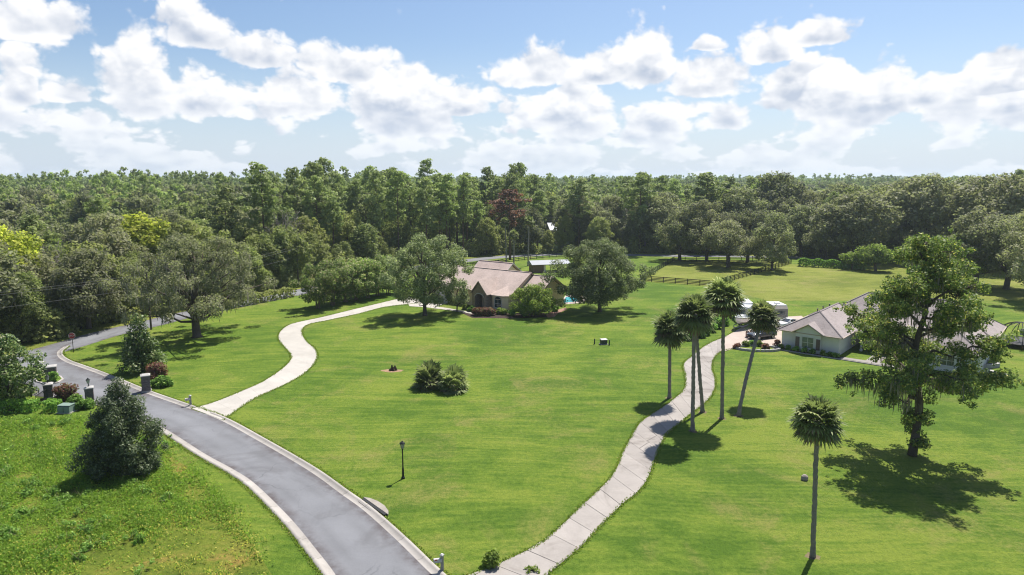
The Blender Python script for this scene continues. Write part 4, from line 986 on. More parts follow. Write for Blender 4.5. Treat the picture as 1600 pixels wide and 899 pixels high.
x, y, h, r = at(195, 740, 577, 138)
plant('young_oak', broadleaf('young_oak', 11, h, r * 0.88, 0.15, 'drop', 0.105, 0.50, 0.62, 185, LEAF['young'], bark_oak, 0.16, fork=0.3, hollow=0.15, n_limbs=30), 'dark dense young oak standing in the rough field beside the road', 'tree', (x, y))
x, y, h, r = at(308, 527, 356, 205)
plant('live_oak', broadleaf('live_oak', 21, h, r, 3.2, 'dome', 0.20, 0.42, 1.15, 150, LEAF['oak'], bark_oak, 0.62, moss=2600, n_limbs=40, squash=(1.0, 1.2), hollow=0.2, fork=0.22, limb_k=0.9), 'big live oak draped in grey moss on the lawn by the gate', 'tree', (x, y))
x, y, h, r = at(224, 580, 488, 72)
plant('magnolia', broadleaf('magnolia', 31, h, r, 0.3, 'cone', 0.19, 0.55, 0.8, 60, LEAF['magnolia'], bark_oak, 0.16, hollow=0.1), 'small conical magnolia in the shade of the mossy oak', 'tree', (x, y))
x, y, h, r = at(14, 632, 515, 112)
plant('magnolia', broadleaf('magnolia_edge', 32, h, r, 0.4, 'egg', 0.19, 0.5, 0.9, 75, LEAF['magnolia'], bark_oak, 0.18, hollow=0.15), 'magnolia with pale flecks at the left edge behind the low hedge', 'tree', (x, y))
x, y, h, r = at(937, 487, 370, 142)
plant('elm_tree', broadleaf('elm', 41, h, r, 2.0, 'egg', 0.19, 0.48, 1.25, 160, LEAF['elm'], bark_oak, 0.32, n_limbs=34, hollow=0.25, fork=0.25), 'round full-crowned shade tree on the lawn beside the pool', 'tree', (x, y))
x, y, h, r = at(664, 493, 360, 132)
plant('oak_tree', broadleaf('oak_house', 51, h, r, 2.4, 'egg', 0.19, 0.46, 1.2, 140, LEAF['elm'], bark_oak, 0.36, moss=260, n_limbs=34, hollow=0.2, fork=0.25), 'spreading oak in front of the left end of the tan house', 'tree', (x, y))
x, y, h, r = at(714, 487, 430, 48)
plant('small_oak', broadleaf('small_oak', 52, h, r, 1.4, 'egg', 0.19, 0.5, 0.8, 40, LEAF['elm'], bark_oak, 0.14), 'small leafy tree beside the front walk of the tan house', 'tree', (x, y))
x, y, h, r = at(834, 494, 441, 80)
plant('ligustrum_tree', broadleaf('ligustrum', 61, h, r, 0.5, 'ball', 0.17, 0.5, 0.85, 75, LEAF['light'], bark_pale, 0.12, stems=3, hollow=0.2), 'rounded light green ornamental tree against the tan house', 'tree', (x, y))
for i, (u, v, vt, du, lab) in enumerate(((497, 482, 404, 78, 'crepe myrtle nearest the road end of the row beside the pale drive'), (520, 477, 404, 56, 'second crepe myrtle from the road end of the row'), (540, 472, 400, 58, 'third crepe myrtle from the road end of the row'),
        (556, 469, 399, 56, 'fourth crepe myrtle from the road end of the row'), (575, 466, 398, 58, 'fifth crepe myrtle from the road end of the row'), (590, 462, 396, 50, 'sixth crepe myrtle from the road end of the row'), (607, 460, 396, 54, 'last crepe myrtle of the row, beside the spreading oak'))):
    x, y, h, r = at(u, v, vt, du)
    plant('crepe_myrtle', broadleaf('crepe', 70 + i, h, r * 1.08, 1.0, 'vase', 0.19, 0.56, 0.9, 66, LEAF['crepe'], bark_pale, 0.10, stems=4, n_limbs=14, odd=0.14, hollow=0.12, fork=0.3), lab, 'tree', (x, y), group='row of crepe myrtles')
x, y, h, r = at(1138, 418, 342, 92)
plant('live_oak', broadleaf('pasture_oak', 81, h, r, 4.2, 'dome', 0.32, 0.48, 1.7, 66, LEAF['oak'], bark_oak, 0.52, moss=700, n_limbs=22, lean=(-2.0, 0), hollow=0.25), 'mossy live oak with a leaning trunk inside the fenced pasture', 'tree', (x, y))
x, y, h, r = at(1368, 424, 378, 46)
plant('oak_tree', broadleaf('field_oak', 82, h, r, 2.6, 'egg', 0.28, 0.48, 1.4, 66, LEAF['light'], bark_oak, 0.34, n_limbs=20), 'light green tree at the back field just left of the mossy tall tree top', 'tree', (x, y))
x, y, h, r = at(1478, 446, 362, 128)
plant('oak_tree', broadleaf('field_oak2', 83, h, r, 3.0, 'dome', 0.28, 0.46, 1.4, 74, LEAF['light'], bark_oak, 0.42, moss=300, n_limbs=22), 'broad tree with a forked grey trunk behind the grey house', 'tree', (x, y))
x, y, h, r = at(1572, 452, 330, 150)
plant('live_oak', broadleaf('right_oak', 84, h, r, 4.5, 'dome', 0.30, 0.46, 1.8, 104, LEAF['oak'], bark_oak, 0.6, moss=900, n_limbs=26, hollow=0.22), 'wide mossy live oak at the right edge shading the back lawn', 'tree', (x, y))
x, y, h, r = at(1331, 421, 392, 40)
plant('small_oak', broadleaf('small_field_oak', 85, h, r, 1.6, 'egg', 0.34, 0.55, 1.0, 34, LEAF['light'], bark_oak, 0.2), 'small tree at the end of the clipped hedge by the field', 'tree', (x, y))
x, y, h, r = at(1206, 422, 330, 78)
plant('live_oak', broadleaf('fence_oak', 86, h, r, 2.0, 'egg', 0.3, 0.48, 1.5, 60, LEAF['oak'], bark_oak, 0.34, moss=600, n_limbs=18), 'dark mossy oak growing through the board fence', 'tree', (x, y))

for k, (u, v, vt, du, lab) in enumerate(((1062, 407, 318, 92, 'mossy oak at the back corner of the pasture beside the road'), (1104, 408.5, 304, 110, 'large mossy oak behind the leaning pasture oak'), (1168, 410, 318, 84, 'mossy oak at the back fence between the pasture oak and the fence oak'),
        (1525, 447, 322, 120, 'mossy oak left of the one at the right edge'), (1640, 474, 300, 190, 'mossy oak beyond the right edge casting dappled shade on the back lawn'), (1290, 405, 345, 70, 'mossy oak standing behind the clipped hedge'))):
    x, y, h, r = at(u, v, vt, du)
    plant('live_oak', broadleaf('back_oak', 800 + k, h, r, 3.6, 'dome', 0.32, 0.46, 1.7, 74, LEAF['oak'], bark_oak, 0.5, moss=900, n_limbs=20, hollow=0.25), lab, 'tree', (x, y))
for i, (u, v, vt, ut, lab, R_) in enumerate(((1046, 622, 512, 1047, 'sabal palm left of the slab drive, shortest of the cluster', 2.6), (1082, 674, 489, 1085, 'sabal palm nearest the camera in the cluster beside the slab drive', 2.5), (1098, 644, 488, 1086, 'sabal palm leaning left across the slab drive behind another palm', 2.5),
        (1128, 654, 464, 1131, 'tallest straight sabal palm of the cluster at the slab drive', 2.8), (1154, 650, 490, 1191, 'sabal palm leaning right in front of the dark SUV', 2.35), (1270, 870, 655, 1277, 'lone sabal palm in the right foreground lawn', 2.05))):
    x, y = G(u, v); H_ = top_at(vt, y) - 0.15; xt = (ut - 800) / FOC * (y * math.cos(PITCH) + (CAM_H - H_) * math.sin(PITCH))
    ly = 0.0
    if i == 4:      # this one also leans away: its shadow lies beside the foot of the trunk
        bx, by = G(1176, 645); ly = 3.0
        for _ in range(6): H_ = top_at(vt + 6, y + ly); ly = by + H_ / math.tan(SUN_EL) * math.cos(SUN_AZ) - y
        xt = (ut - 800) / FOC * ((y + ly) * math.cos(PITCH) + (CAM_H - H_) * math.sin(PITCH))
    plant('sabal_palm', palm(100 + i, H_, (xt - x, ly), R_, trunk_r=0.20 if i < 5 else 0.165, kink=0.0 if i != 4 else 0.12), lab, 'palm tree', (x, y), group='sabal palms on the lawn')
for i, (u, v, vt, lab) in enumerate(((791, 411, 347, 'slender palm behind the tan house roof, leftmost of three'), (803, 414, 367, 'shorter middle palm behind the tan house roof'), (825, 416, 346, 'slender palm near the shed behind the tan house'))):
    x, y = G(u, v); H_ = top_at(vt, y)
    plant('sabal_palm', palm(120 + i, H_, (0.3 * (i - 1), 0), 2.0, 34, 10, 0.2), lab, 'palm tree', (x, y), group='palms behind the tan house')
def palmetto(seed, R, Hh):
    """Stemless clump of fan fronds."""
    m = palm(seed, 0.35, (0, 0), R, 52, 22, 0.14)
    return [('stump', m[0][1]), ('fronds', m[1][1]), ('dry_fronds', m[2][1])]
x, y = G(672, 604); o = plant('palmetto', palmetto(131, 2.9, 2), 'left of two joined palmetto clumps on the open lawn', 'palmetto', (x, y), group='palmettos on the lawn'); o.scale = (1.0, 1.0, 1.2)
x, y = G(707, 609); o = plant('palmetto', palmetto(132, 2.75, 2), 'right of two joined palmetto clumps on the open lawn', 'palmetto', (x, y), group='palmettos on the lawn'); o.scale = (1.0, 1.0, 1.2)

# ------------------------------------------------------------------ the wood beyond the road
PROTO = dict(
    pine=[pine(200 + i, 26, 4.4, LEAF['pine'], 0.42 + 0.06 * (i % 2), 36, 0.42, 0.5) for i in range(4)],
    mixed=[broadleaf('mixed', 210 + i, 15, 5.2, 2.2, ('egg', 'dome', 'ball', 'egg')[i], 0.36, 0.5, 1.2, 104, LEAF['forest'], bark_oak, 0.26, n_limbs=10, hollow=0.35) for i in range(4)],
    oak=[broadleaf('mossy', 220 + i, 17, 7.4, 3.4, 'dome', 0.37, 0.46, 1.4, 138, LEAF['oak'], bark_oak, 0.45, moss=900, n_limbs=14, hollow=0.35) for i in range(3)],
    light=[broadleaf('light', 230 + i, 14, 5.0, 2.4, 'egg', 0.35, 0.5, 1.2, 92, LEAF['light'], bark_oak, 0.24, n_limbs=10, hollow=0.35) for i in range(2)],
)
NAMES = dict(pine='pine_tree', mixed='broadleaf_tree', oak='live_oak', light='broadleaf_tree')
KIND_TXT = dict(pine='tall tufted pine', mixed='dark green broadleaf tree', oak='grey-green mossy oak', light='fresh green broadleaf tree')
SHORT = dict(pine='pine', mixed='dark broadleaf tree', oak='mossy oak', light='fresh green tree')
def vn(x, y, s, k=0.0):
    return 0.5 + 0.25 * (math.sin(x / s + 1.3 * k) * math.cos(y / s * 1.27 + k) + math.sin((x + 0.7 * y) / (s * 0.63) + 2.1 * k))
SIGHT = [(217, 52, 152, 396), (12, 36, 118, 425), (102, 22, 124, 440), (797, 26, 212, 370), (862, 20, 262, 362)]      # column, half width, depth, row kept clear
def sight_cap(x, y):
    u = 800 + FOC * x / (y * math.cos(PITCH) + 15 * math.sin(PITCH)); cap = 99.0
    for us, hw, Ys, vb in SIGHT:
        if abs(u - us) < hw and y < Ys + 5: cap = min(cap, max(5.0, top_at(vb, y)))
    return cap
def wood():
    rng = random.Random(12); pts = []
    gx = 8.6
    for i in range(-40, 60):
        for j in range(8, 46):
            x = (i + (j % 2) * 0.5 + rng.uniform(-.34, .34)) * gx; y = (j + rng.uniform(-.34, .34)) * gx
            ry = road_far_y(x) if x > road_line[0, 0] else 88
            dmin = float(np.min(np.hypot(road_line[:, 0] - x, road_line[:, 1] - y)))
            if y < ry or dmin < 5.6: continue
            if abs(x) > 0.79 * y + 6: continue
            wx, wy = -60.5 + 95.0, 112.0 - 70.0                          # the power line is kept clear
            if x < -58 and y < 116 and wx * (y - 70.0) - wy * (x + 95.0) < 4.5 * math.hypot(wx, wy): continue
            if 10 < x < 30 and 256 < y < 274: continue                    # the far house stands here
            if dmin > 78: continue
            pts.append((x, y, dmin))
    pts.sort(key=lambda p: math.hypot(p[0], p[1]) + 0.4 * p[2])
    near_, rest = pts[:285], pts[285:]
    order = {}; made = []
    for x, y, dm in near_:
        q = rng.random(); back = dm > 16
        if x < -62: kind = 'oak' if q < 0.24 else 'light' if q < 0.36 else 'pine' if q < 0.46 and back else 'mixed'
        elif x < 5: kind = ('pine' if q < 0.80 else 'mixed') if back else ('mixed' if q < 0.7 else 'pine')
        elif x < 45: kind = ('pine' if q < 0.5 else 'oak' if q < 0.7 else 'mixed') if back else ('oak' if q < 0.55 else 'mixed')
        elif x < 105: kind = ('pine' if q < 0.42 else 'oak' if q < 0.75 else 'mixed') if back else ('oak' if q < 0.7 else 'mixed')
        else: kind = 'oak' if q < 0.68 else 'light' if q < 0.78 else 'mixed' if q < 0.9 else 'pine'
        zone = 'left of the gate road' if x < -62 else 'behind the crepe myrtles' if x < -22 else 'behind the tan house' if x < 28 else 'behind the fenced pasture' if x < 95 else 'beyond the back field at the right'
        ang = math.degrees(math.atan2(x, y)); s = {'pine': 0.95, 'mixed': 1.0, 'oak': 0.98, 'light': 1.0}[kind] * rng.uniform(0.68, 1.2)
        if x < -62: s *= 0.95 if kind != 'pine' else 0.72
        elif x < 20: s *= 1.03 if back else 0.9
        elif x < 105: s *= 1.12 if kind == 'oak' and back else 1.0
        else: s *= 1.34 if kind != 'pine' else 0.95
        H0 = {'pine': 26, 'mixed': 15, 'oak': 17, 'light': 14}[kind]; cap = sight_cap(x, y)
        if cap < s * H0:
            kind = 'mixed'; s = min(s, cap / 15)
        place = 'at the roadside' if not back else 'deeper in the wood'
        m = PROTO[kind][rng.randrange(len(PROTO[kind]))]
        o = plant(NAMES[kind], m, f'{KIND_TXT[kind]} {place} {zone}', 'tree', (x, y), rng.uniform(0, 2 * PI), s, f'trees of the wood {zone}', s * rng.uniform(0.9, 1.12))
        if not back: made.append((ang, kind, zone, o))
    made.sort(key=lambda q: q[0])
    for ang, kind, zone, o in made:
        k = order[(kind, zone)] = order.get((kind, zone), 0) + 1
        nth = ('first', 'second', 'third', 'fourth', 'fifth', 'sixth', 'seventh', 'eighth', 'ninth', 'tenth', 'eleventh', 'twelfth', 'thirteenth', 'fourteenth', 'fifteenth')[min(k, 15) - 1]
        o['label'] = f'{nth} roadside {SHORT[kind]} from the left {zone}'
    return rest
REST = wood()
# single trees of the wood that stand out
def special(u, vt, Y, w, meshes0, name, label, H0, R0):
    x = (u - 800) / FOC * (Y * math.cos(PITCH) + (CAM_H - 10) * math.sin(PITCH)); h_ = top_at(vt, Y)
    o = plant(name, meshes0, label, 'tree', (x, Y), 0.7 * u); s = width_at(w, Y) / 2 / R0; o.scale = (s, s, h_ / H0)
yel = broadleaf('yellow', 301, 16, 6, 3.0, 'dome', 0.40, 0.6, 1.6, 60, LEAF['yellow'], bark_oak, 0.3, n_limbs=10)
special(217, 328, 152, 122, yel, 'golden_rain_tree', 'yellow-flowering tree rising out of the wood left of centre', 16, 6)
special(12, 345, 118, 96, yel, 'golden_rain_tree', 'yellow-green flowering tree at the left edge of the wood', 16, 6)
special(797, 297, 212, 56, pine(305, 26, 4.4, LEAF['rust'], 0.5, 30, 0.5, 0.42), 'dead_pine', 'rust-brown dead pine behind the tan house', 26, 4.4)
special(1254, 290, 262, 26, pine(306, 26, 3.4, LEAF['rust'], 0.45, 22, 0.5, 0.25), 'dead_pine', 'thin brown dying pine beyond the hedge', 26, 4.4)
for k, (u, vt, Y, w) in enumerate(((590, 266, 200, 40), (622, 268, 205, 46), (498, 274, 190, 50), (698, 273, 215, 40), (1000, 268, 232, 56), (1102, 271, 240, 60), (352, 288, 165, 60), (905, 280, 238, 50))):
    special(u, vt, Y, w, PROTO['pine'][k % 4], 'pine_tree', ('pine standing clear of the skyline above the crepe myrtles', 'flat-topped skyline pine above the spreading oak', 'broad pine crown above the row of crepe myrtles', 'skyline pine just left of the rust-brown dead pine', 'tallest pine above the round shade tree', 'skyline pine above the pasture oak', 'pine crown above the big mossy oak', 'skyline pine right of the white-roofed building')[k], 26, 4.4)
for k, (u, vt, Y, w) in enumerate(((1448, 263, 205, 130), (1555, 264, 190, 150), (1215, 266, 250, 110), (1340, 292, 205, 120))):
    special(u, vt, Y, w, PROTO['oak'][k % 3], 'live_oak', ('huge mossy oak on the skyline behind the back field', 'huge mossy oak on the skyline at the right edge', 'broad oak crown on the skyline above the hedge gap', 'broad mossy oak behind the clipped hedge')[k], 17, 7.4)
def bare_tree():
    rng = np.random.default_rng(310); paths = []; H_ = 11
    paths.append((wobble_path((0, 0, 0), (0.5, 0, H_ * 0.55), 5, 0.1, rng), [0.25, 0.2, 0.18, 0.15, 0.12], 7)); ms = []
    for k in range(22):
        a = rng.uniform(0, 2 * PI); z = rng.uniform(0.35, 0.55) * H_; tip = np.array([math.cos(a) * rng.uniform(1.5, 4.2) + 0.5, math.sin(a) * 3, rng.uniform(0.65, 1.0) * H_]); p0 = np.array([0.3, 0, z])
        P = wobble_path(p0, tip, 5, 0.2, rng); paths.append((P, [0.09, 0.07, 0.05, 0.03, 0.01], 4))
        for q in range(6):
            b = P[2 + q % 3]; paths.append((wobble_path(b, b + rng.normal(size=3) * np.array([1.0, 1.0, 0.9]), 3, 0.1, rng), [0.03, 0.02, 0.008], 3))
    return [('trunk', trunk_mesh('trunk', paths, deadwood))]
for (u, vt, Y, lab) in ((102, 392, 124, 'bare silver-grey dead tree among the left-hand wood'), (78, 366, 140, 'smaller bare grey dead tree higher in the left-hand wood'), (440, 330, 172, 'grey snag among the pines above the crepe myrtles'), (1010, 318, 236, 'grey snag in the wood behind the round shade tree'), (1190, 330, 240, 'grey snag in the wood behind the fence oak')):
    special(u, vt, Y, 70, bare_tree(), 'dead_tree', lab, 11, 4)

# the rest of the wood, out to the horizon, reads as one canopy
def canopy_patch(seed, kinds):
    rng = np.random.default_rng(seed); cl = {'pine': [], 'mixed': [], 'oak': []}; tr = []
    for i in range(6):
        for j in range(6):
            k = kinds[rng.integers(len(kinds))]; x, y = (i - 2.5 + rng.uniform(-.4, .4)) * 7.6, (j - 2.5 + rng.uniform(-.4, .4)) * 7.6
            H_ = {'pine': 22, 'mixed': 15, 'oak': 16}[k] * rng.uniform(0.58, 1.25); R_ = {'pine': 3.0, 'mixed': 4.6, 'oak': 6.0}[k]
            for c in range({'pine': 10, 'mixed': 11, 'oak': 14}[k]):
                t = rng.random(); a = rng.uniform(0, 2 * PI); q = math.sqrt(rng.random()) * R_ * (math.sqrt(max(0.05, 1 - (1.6 * t - 0.6) ** 2)))
                cl[k].append((x + q * math.cos(a), y + q * math.sin(a), H_ * (0.45 + 0.52 * t), R_ * rng.uniform(0.26, 0.42)))
            tr.append(([(x, y, 0), (x, y, H_ * 0.8)], [0.25, 0.1], 4))
    out = []
    for k, lm in (('pine', LEAF['pine']), ('mixed', LEAF['forest']), ('oak', LEAF['oak'])):
        if cl[k]:
            V, F, T = crown_leaves(cl[k], 0.75, 0.60, rng, 0.75, 1.4, 0.4, odd=0.03); out.append((V, F, T, lm))
    V = np.concatenate([o[0] for o in out]); n0 = 0; Fs, Ti, Mi = [], [], []
    for q, (v_, f_, t_, lm) in enumerate(out): Fs.append(f_ + n0); n0 += len(v_); Ti.append(t_); Mi.append(np.full(len(f_), q))
    me = np_mesh('canopy_patch', V, np.concatenate(Fs), None, np.concatenate(Ti))
    for o in out: me.materials.append(o[3])
    me.polygons.foreach_set('material_index', np.concatenate(Mi).astype(np.int32))
    return bpy.data.objects.new('canopy_patch', me)
patches = bpy.data.collections.new('canopy_patches')
for k, kinds in enumerate((('pine', 'pine', 'mixed'), ('mixed', 'oak', 'pine'), ('mixed', 'mixed', 'oak'), ('pine', 'mixed', 'oak'))): patches.objects.link(canopy_patch(400 + k, kinds))
def far_wood():
    rng = random.Random(5); P, S, R, I = [], [], [], []
    def put(x, y, s, sz):
        P.append((x, y, -0.3)); S.append((s, s, sz)); R.append(rng.randrange(4) * PI / 2 + rng.uniform(-.3, .3)); I.append(rng.randrange(4))
    def band(y0, y1, step, s):  # rows of canopy out to the horizon
        y = y0
        while y < y1:
            w = 0.86 * y + 80; x = -w + rng.uniform(0, step)
            while x < w:
                d = float(np.min(np.hypot(road_line[:, 0] - x, road_line[:, 1] - y)))
                ry = road_far_y(x) if x > road_line[0, 0] else 88
                if y > ry and (d > 88 or y > 700 and d > 60) and not (-6 < x - 20 < 30 and 240 < y < 292):
                    put(x + rng.uniform(-.2, .2) * step, y + rng.uniform(-.2, .2) * step, s, (0.80 + 0.42 * vn(x, y, 170)) * (1.0 if s == 1 else 1.05))
                x += step
            y += step
    band(120, 1300, 40, 1.0); band(1300, 3000, 82, 2.0); band(3000, 7000, 165, 4.0)
    me = bpy.data.meshes.new('far_wood'); me.from_pydata(P, [], [])
    for nm, ty, data in (('siz', 'FLOAT_VECTOR', S), ('rot', 'FLOAT', R), ('idx', 'INT', I)):
        a = me.attributes.new(nm, ty, 'POINT'); a.data.foreach_set('vector' if ty == 'FLOAT_VECTOR' else 'value', np.array(data).ravel())
    o = link('far_wood', me); stuff(o); tag(o, 'continuous forest canopy running to the horizon', 'forest')
    ng = bpy.data.node_groups.new('canopy', 'GeometryNodeTree'); ng.interface.new_socket('Geometry', in_out='INPUT', socket_type='NodeSocketGeometry'); ng.interface.new_socket('Geometry', in_out='OUTPUT', socket_type='NodeSocketGeometry')
    N, L = ng.nodes, ng.links; gi, go = N.new('NodeGroupInput'), N.new('NodeGroupOutput')
    ci = N.new('GeometryNodeCollectionInfo'); ci.inputs[0].default_value = patches; ci.inputs['Separate Children'].default_value = True; ci.inputs['Reset Children'].default_value = True
    ip = N.new('GeometryNodeInstanceOnPoints'); ip.inputs['Pick Instance'].default_value = True
    def attr(nm, ty):
        n = N.new('GeometryNodeInputNamedAttribute'); n.data_type = ty; n.inputs[0].default_value = nm; return n.outputs[0]
    cx = N.new('ShaderNodeCombineXYZ'); L.new(attr('rot', 'FLOAT'), cx.inputs[2])
    L.new(gi.outputs[0], ip.inputs['Points']); L.new(ci.outputs[0], ip.inputs['Instance']); L.new(attr('idx', 'INT'), ip.inputs['Instance Index']); L.new(cx.outputs[0], ip.inputs['Rotation']); L.new(attr('siz', 'FLOAT_VECTOR'), ip.inputs['Scale'])
    L.new(ip.outputs[0], go.inputs[0]); o.modifiers.new('canopy', 'NODES').node_group = ng
    return len(P)
print('far patches', far_wood(), 'rest', len(REST))
def undergrowth():
    rng = np.random.default_rng(8); cl = []
    edge = offset_line(road_line, 8.5)
    for p in edge:
        for k in range(4):
            d = rng.uniform(-2.5, 12) ; q = p + rng.normal(size=2) * 1.6 + np.array([0.25 * d, d * 0.9]); r = rng.uniform(0.7, 1.7) + (rng.random() < 0.35) * rng.uniform(0.5, 1.4)
            if abs(q[0]) > 0.82 * q[1] + 10 or float(np.min(np.hypot(road_line[:, 0] - q[0], road_line[:, 1] - q[1]))) < 5.2: continue
            cl.append((q[0], q[1], r * 0.6, r))
            if r > 1.9: cl.append((q[0] + rng.normal() * 0.5, q[1] + rng.normal() * 0.5, r * 1.6, r * 0.75))
    V, F, T = crown_leaves(cl, 0.42, 0.42, rng, 0.9, odd=0.15); V[:, 2] = np.maximum(V[:, 2], 0.0)
    stuff(tag(link('undergrowth', np_mesh('undergrowth', V, F, LEAF['forest'], T)), 'low green undergrowth along the edge of the wood', 'undergrowth'))
    # the trees of the wood too far in to tell apart
    rr = random.Random(3); cl = []
    for x, y, d in REST:
        H_ = rr.uniform(13, 21); R_ = rr.uniform(3.5, 5.5)
        for k in range(10):
            t = rr.random(); a = rr.uniform(0, 2 * PI); q = math.sqrt(rr.random()) * R_ * math.sqrt(max(0.05, 1 - (1.6 * t - 0.6) ** 2))
            cl.append((x + q * math.cos(a), y + q * math.sin(a), H_ * (0.4 + 0.57 * t), R_ * rr.uniform(0.28, 0.42)))
    if cl:
        V, F, T = crown_leaves(cl, 0.7, 0.6, rng, 0.8)
        stuff(tag(link('forest', np_mesh('forest', V, F, LEAF['forest'], T)), 'dense mass of trees behind the first rows of the wood', 'forest'))
undergrowth()

# ------------------------------------------------------------------ vehicles
def paint(name, c, rough=0.28):
    t = NT(name); p = t.pos(obj=True)
    f = t.noise(p, 1.5, 4.0)
    m = t.done(t.ramp(f, [(0.3, tuple(x * 0.92 for x in c)), (0.7, c)]), rough, 0.5); t.b.inputs['Coat Weight'].default_value = 0.5; t.b.inputs['Coat Roughness'].default_value = 0.08; return m
paint_dark = paint('slate_car_paint', (0.060, 0.066, 0.078)); paint_white = paint('white_car_paint', (0.74, 0.75, 0.76)); gel_white = paint('white_gelcoat', (0.76, 0.76, 0.74), 0.25)
tyre_m = grime('tyre_rubber', (0.018, 0.018, 0.019), 0.3, 3, 0.85); rim_m = grime('alloy_rim', (0.50, 0.51, 0.53), 0.1, 3, 0.3, 0.5, 0.7); lamp_red = grime('tail_lamp', (0.42, 0.02, 0.02), 0.1, 3, 0.25, 0.5); lamp_clear = grime('head_lamp', (0.72, 0.74, 0.76), 0.05, 3, 0.12, 0.7)
car_glass = m_glass('car_glass', (0.018, 0.022, 0.028)); steel_m = grime('galvanised_steel', (0.40, 0.41, 0.42), 0.15, 3, 0.45, 0.5, 0.6); plastic_black = grime('black_plastic', (0.02, 0.02, 0.022), 0.2, 3, 0.6)
def wheel(root, x, y, r=0.37, w=0.25):
    a = [(x, y - w / 2, r), (x, y - w / 2 * 0.9, r), (x, y + w / 2 * 0.9, r), (x, y + w / 2, r)]
    t = MB().tube(a, [r * 0.93, r, r, r * 0.93], 18).build('wheel', tyre_m, root)
    s = 1 if y > 0 else -1
    MB().tube([(x, y + s * w * 0.42, r), (x, y + s * w * 0.53, r)], [r * 0.66, r * 0.62], 14).build('rim', rim_m, t)
    MB().tube([(x, y + s * w * 0.50, r), (x, y + s * w * 0.56, r)], [r * 0.16, r * 0.14], 8).build('hub', plastic_black, t)
def ring(x, w, z0, z1, k=0.12):
    return [(x, -w + k, z0), (x, w - k, z0), (x, w, z0 + k), (x, w, z1 - k), (x, w - k, z1), (x, -w + k, z1), (x, -w, z1 - k), (x, -w, z0 + k)]
def suv(label, loc, rz, pm, L_=4.85, W_=0.96, H_=1.78, name='suv', long_roof=True):
    r = thing(name, label, 'car', (*loc, 0.05), rz); a = L_ / 2; belt = 1.08
    st = [(-a, W_ * 0.84, 0.45, 0.92), (-a + 0.12, W_ * 0.95, 0.34, belt), (-a + 0.9, W_, 0.30, belt + 0.02), (0, W_, 0.30, belt), (a - 1.55, W_, 0.30, belt - 0.02), (a - 0.55, W_ * 0.97, 0.32, 1.0), (a - 0.12, W_ * 0.90, 0.36, 0.88), (a, W_ * 0.78, 0.45, 0.78)]
    MB().loft([ring(*q) for q in st]).build('body', pm, r, True)
    c0, c1 = (-a + 0.18, a - 1.5) if long_roof else (-a + 0.75, a - 1.5)
    tops = [(c0, W_ * 0.90, belt - 0.03, belt + 0.05), (c0 + 0.35, W_ * 0.86, belt - 0.03, H_ - 0.10), (c0 + 0.9, W_ * 0.84, belt - 0.03, H_ - 0.02), ((c0 + c1) / 2 + 0.2, W_ * 0.84, belt - 0.03, H_), (c1 - 0.75, W_ * 0.84, belt - 0.03, H_ - 0.06), (c1 + 0.05, W_ * 0.88, belt - 0.03, belt + 0.04)]
    if not long_roof: tops[1] = (c0 + 0.7, W_ * 0.84, belt - 0.03, H_ - 0.10); tops[2] = (c0 + 1.1, W_ * 0.82, belt - 0.03, H_ - 0.02)
    MB().loft([[(x, -w, z0), (x, w, z0), (x, w * 0.86, z1), (x, -w * 0.86, z1)] for x, w, z0, z1 in tops]).build('windows', car_glass, r)
    MB().loft([[(x, -w * 0.86, z1 - 0.02), (x, w * 0.86, z1 - 0.02), (x, w * 0.78, z1 + 0.05), (x, -w * 0.78, z1 + 0.05)] for x, w, z0, z1 in tops[1:5]]).build('roof', pm, r, False)
    for s in (-1, 1):
        for xa, xb, za, zb in ((c1 + 0.02, c1 - 0.75, belt, H_ - 0.06), ((c0 + c1) / 2 + 0.15, (c0 + c1) / 2 + 0.05, belt, H_ - 0.03), (c0 + 0.75, c0 + 0.55, belt, H_ - 0.08), (c0 + 0.05, c0 + 0.35, belt, H_ - 0.10)):
            MB().tube([(xa, s * (W_ * 0.885), za), (xb, s * (W_ * 0.735), zb)], 0.045, 4).build('pillar', pm, r)
        for x in (-a + 0.95, a - 0.95): wheel(r, x, s * (W_ - 0.12))
        MB().box((a - 0.14, s * W_ * 0.66, 0.80), (0.2, 0.34, 0.16)).build('headlight', lamp_clear, r)
        MB().box((-a + 0.06, s * W_ * 0.74, 0.93), (0.14, 0.22, 0.28)).build('tail_light', lamp_red, r)
        MB().box((c1 - 0.25, s * (W_ + 0.10), belt + 0.10), (0.16, 0.22, 0.15)).build('mirror', pm, r)
        MB().box((0.0, s * (W_ + 0.012), 0.42), (L_ * 0.5, 0.03, 0.10)).build('sill_trim', plastic_black, r)
        for x in (0.55, -0.55): MB().box((x, s * (W_ + 0.012), 0.93), (0.2, 0.03, 0.04)).build('door_handle', rim_m, r)
        if long_roof: MB().tube([(c0 + 0.7, s * W_ * 0.64, H_ + 0.08), (c1 - 0.9, s * W_ * 0.64, H_ + 0.06)], 0.025, 4).build('roof_rail', rim_m, r)
    MB().box((a - 0.03, 0, 0.66), (0.08, 0.9, 0.22)).build('grille', plastic_black, r); MB().box((a - 0.02, 0, 0.44), (0.12, 1.3, 0.12)).build('bumper', plastic_black, r); MB().box((-a + 0.01, 0, 0.50), (0.12, 1.5, 0.18)).build('bumper', plastic_black, r)
    MB().box((-a - 0.005, 0, 0.78), (0.02, 0.32, 0.16)).build('number_plate', trim_white, r)
    return r
p0, p1 = G(1171, 533), G(1217, 527); mid = ((p0[0] + p1[0]) / 2 - 0.3, (p0[1] + p1[1]) / 2 + 0.4)
suv('dark slate SUV parked on the pad beside the grey house', mid, math.atan2(p0[1] - p1[1], p0[0] - p1[0]), paint_dark)
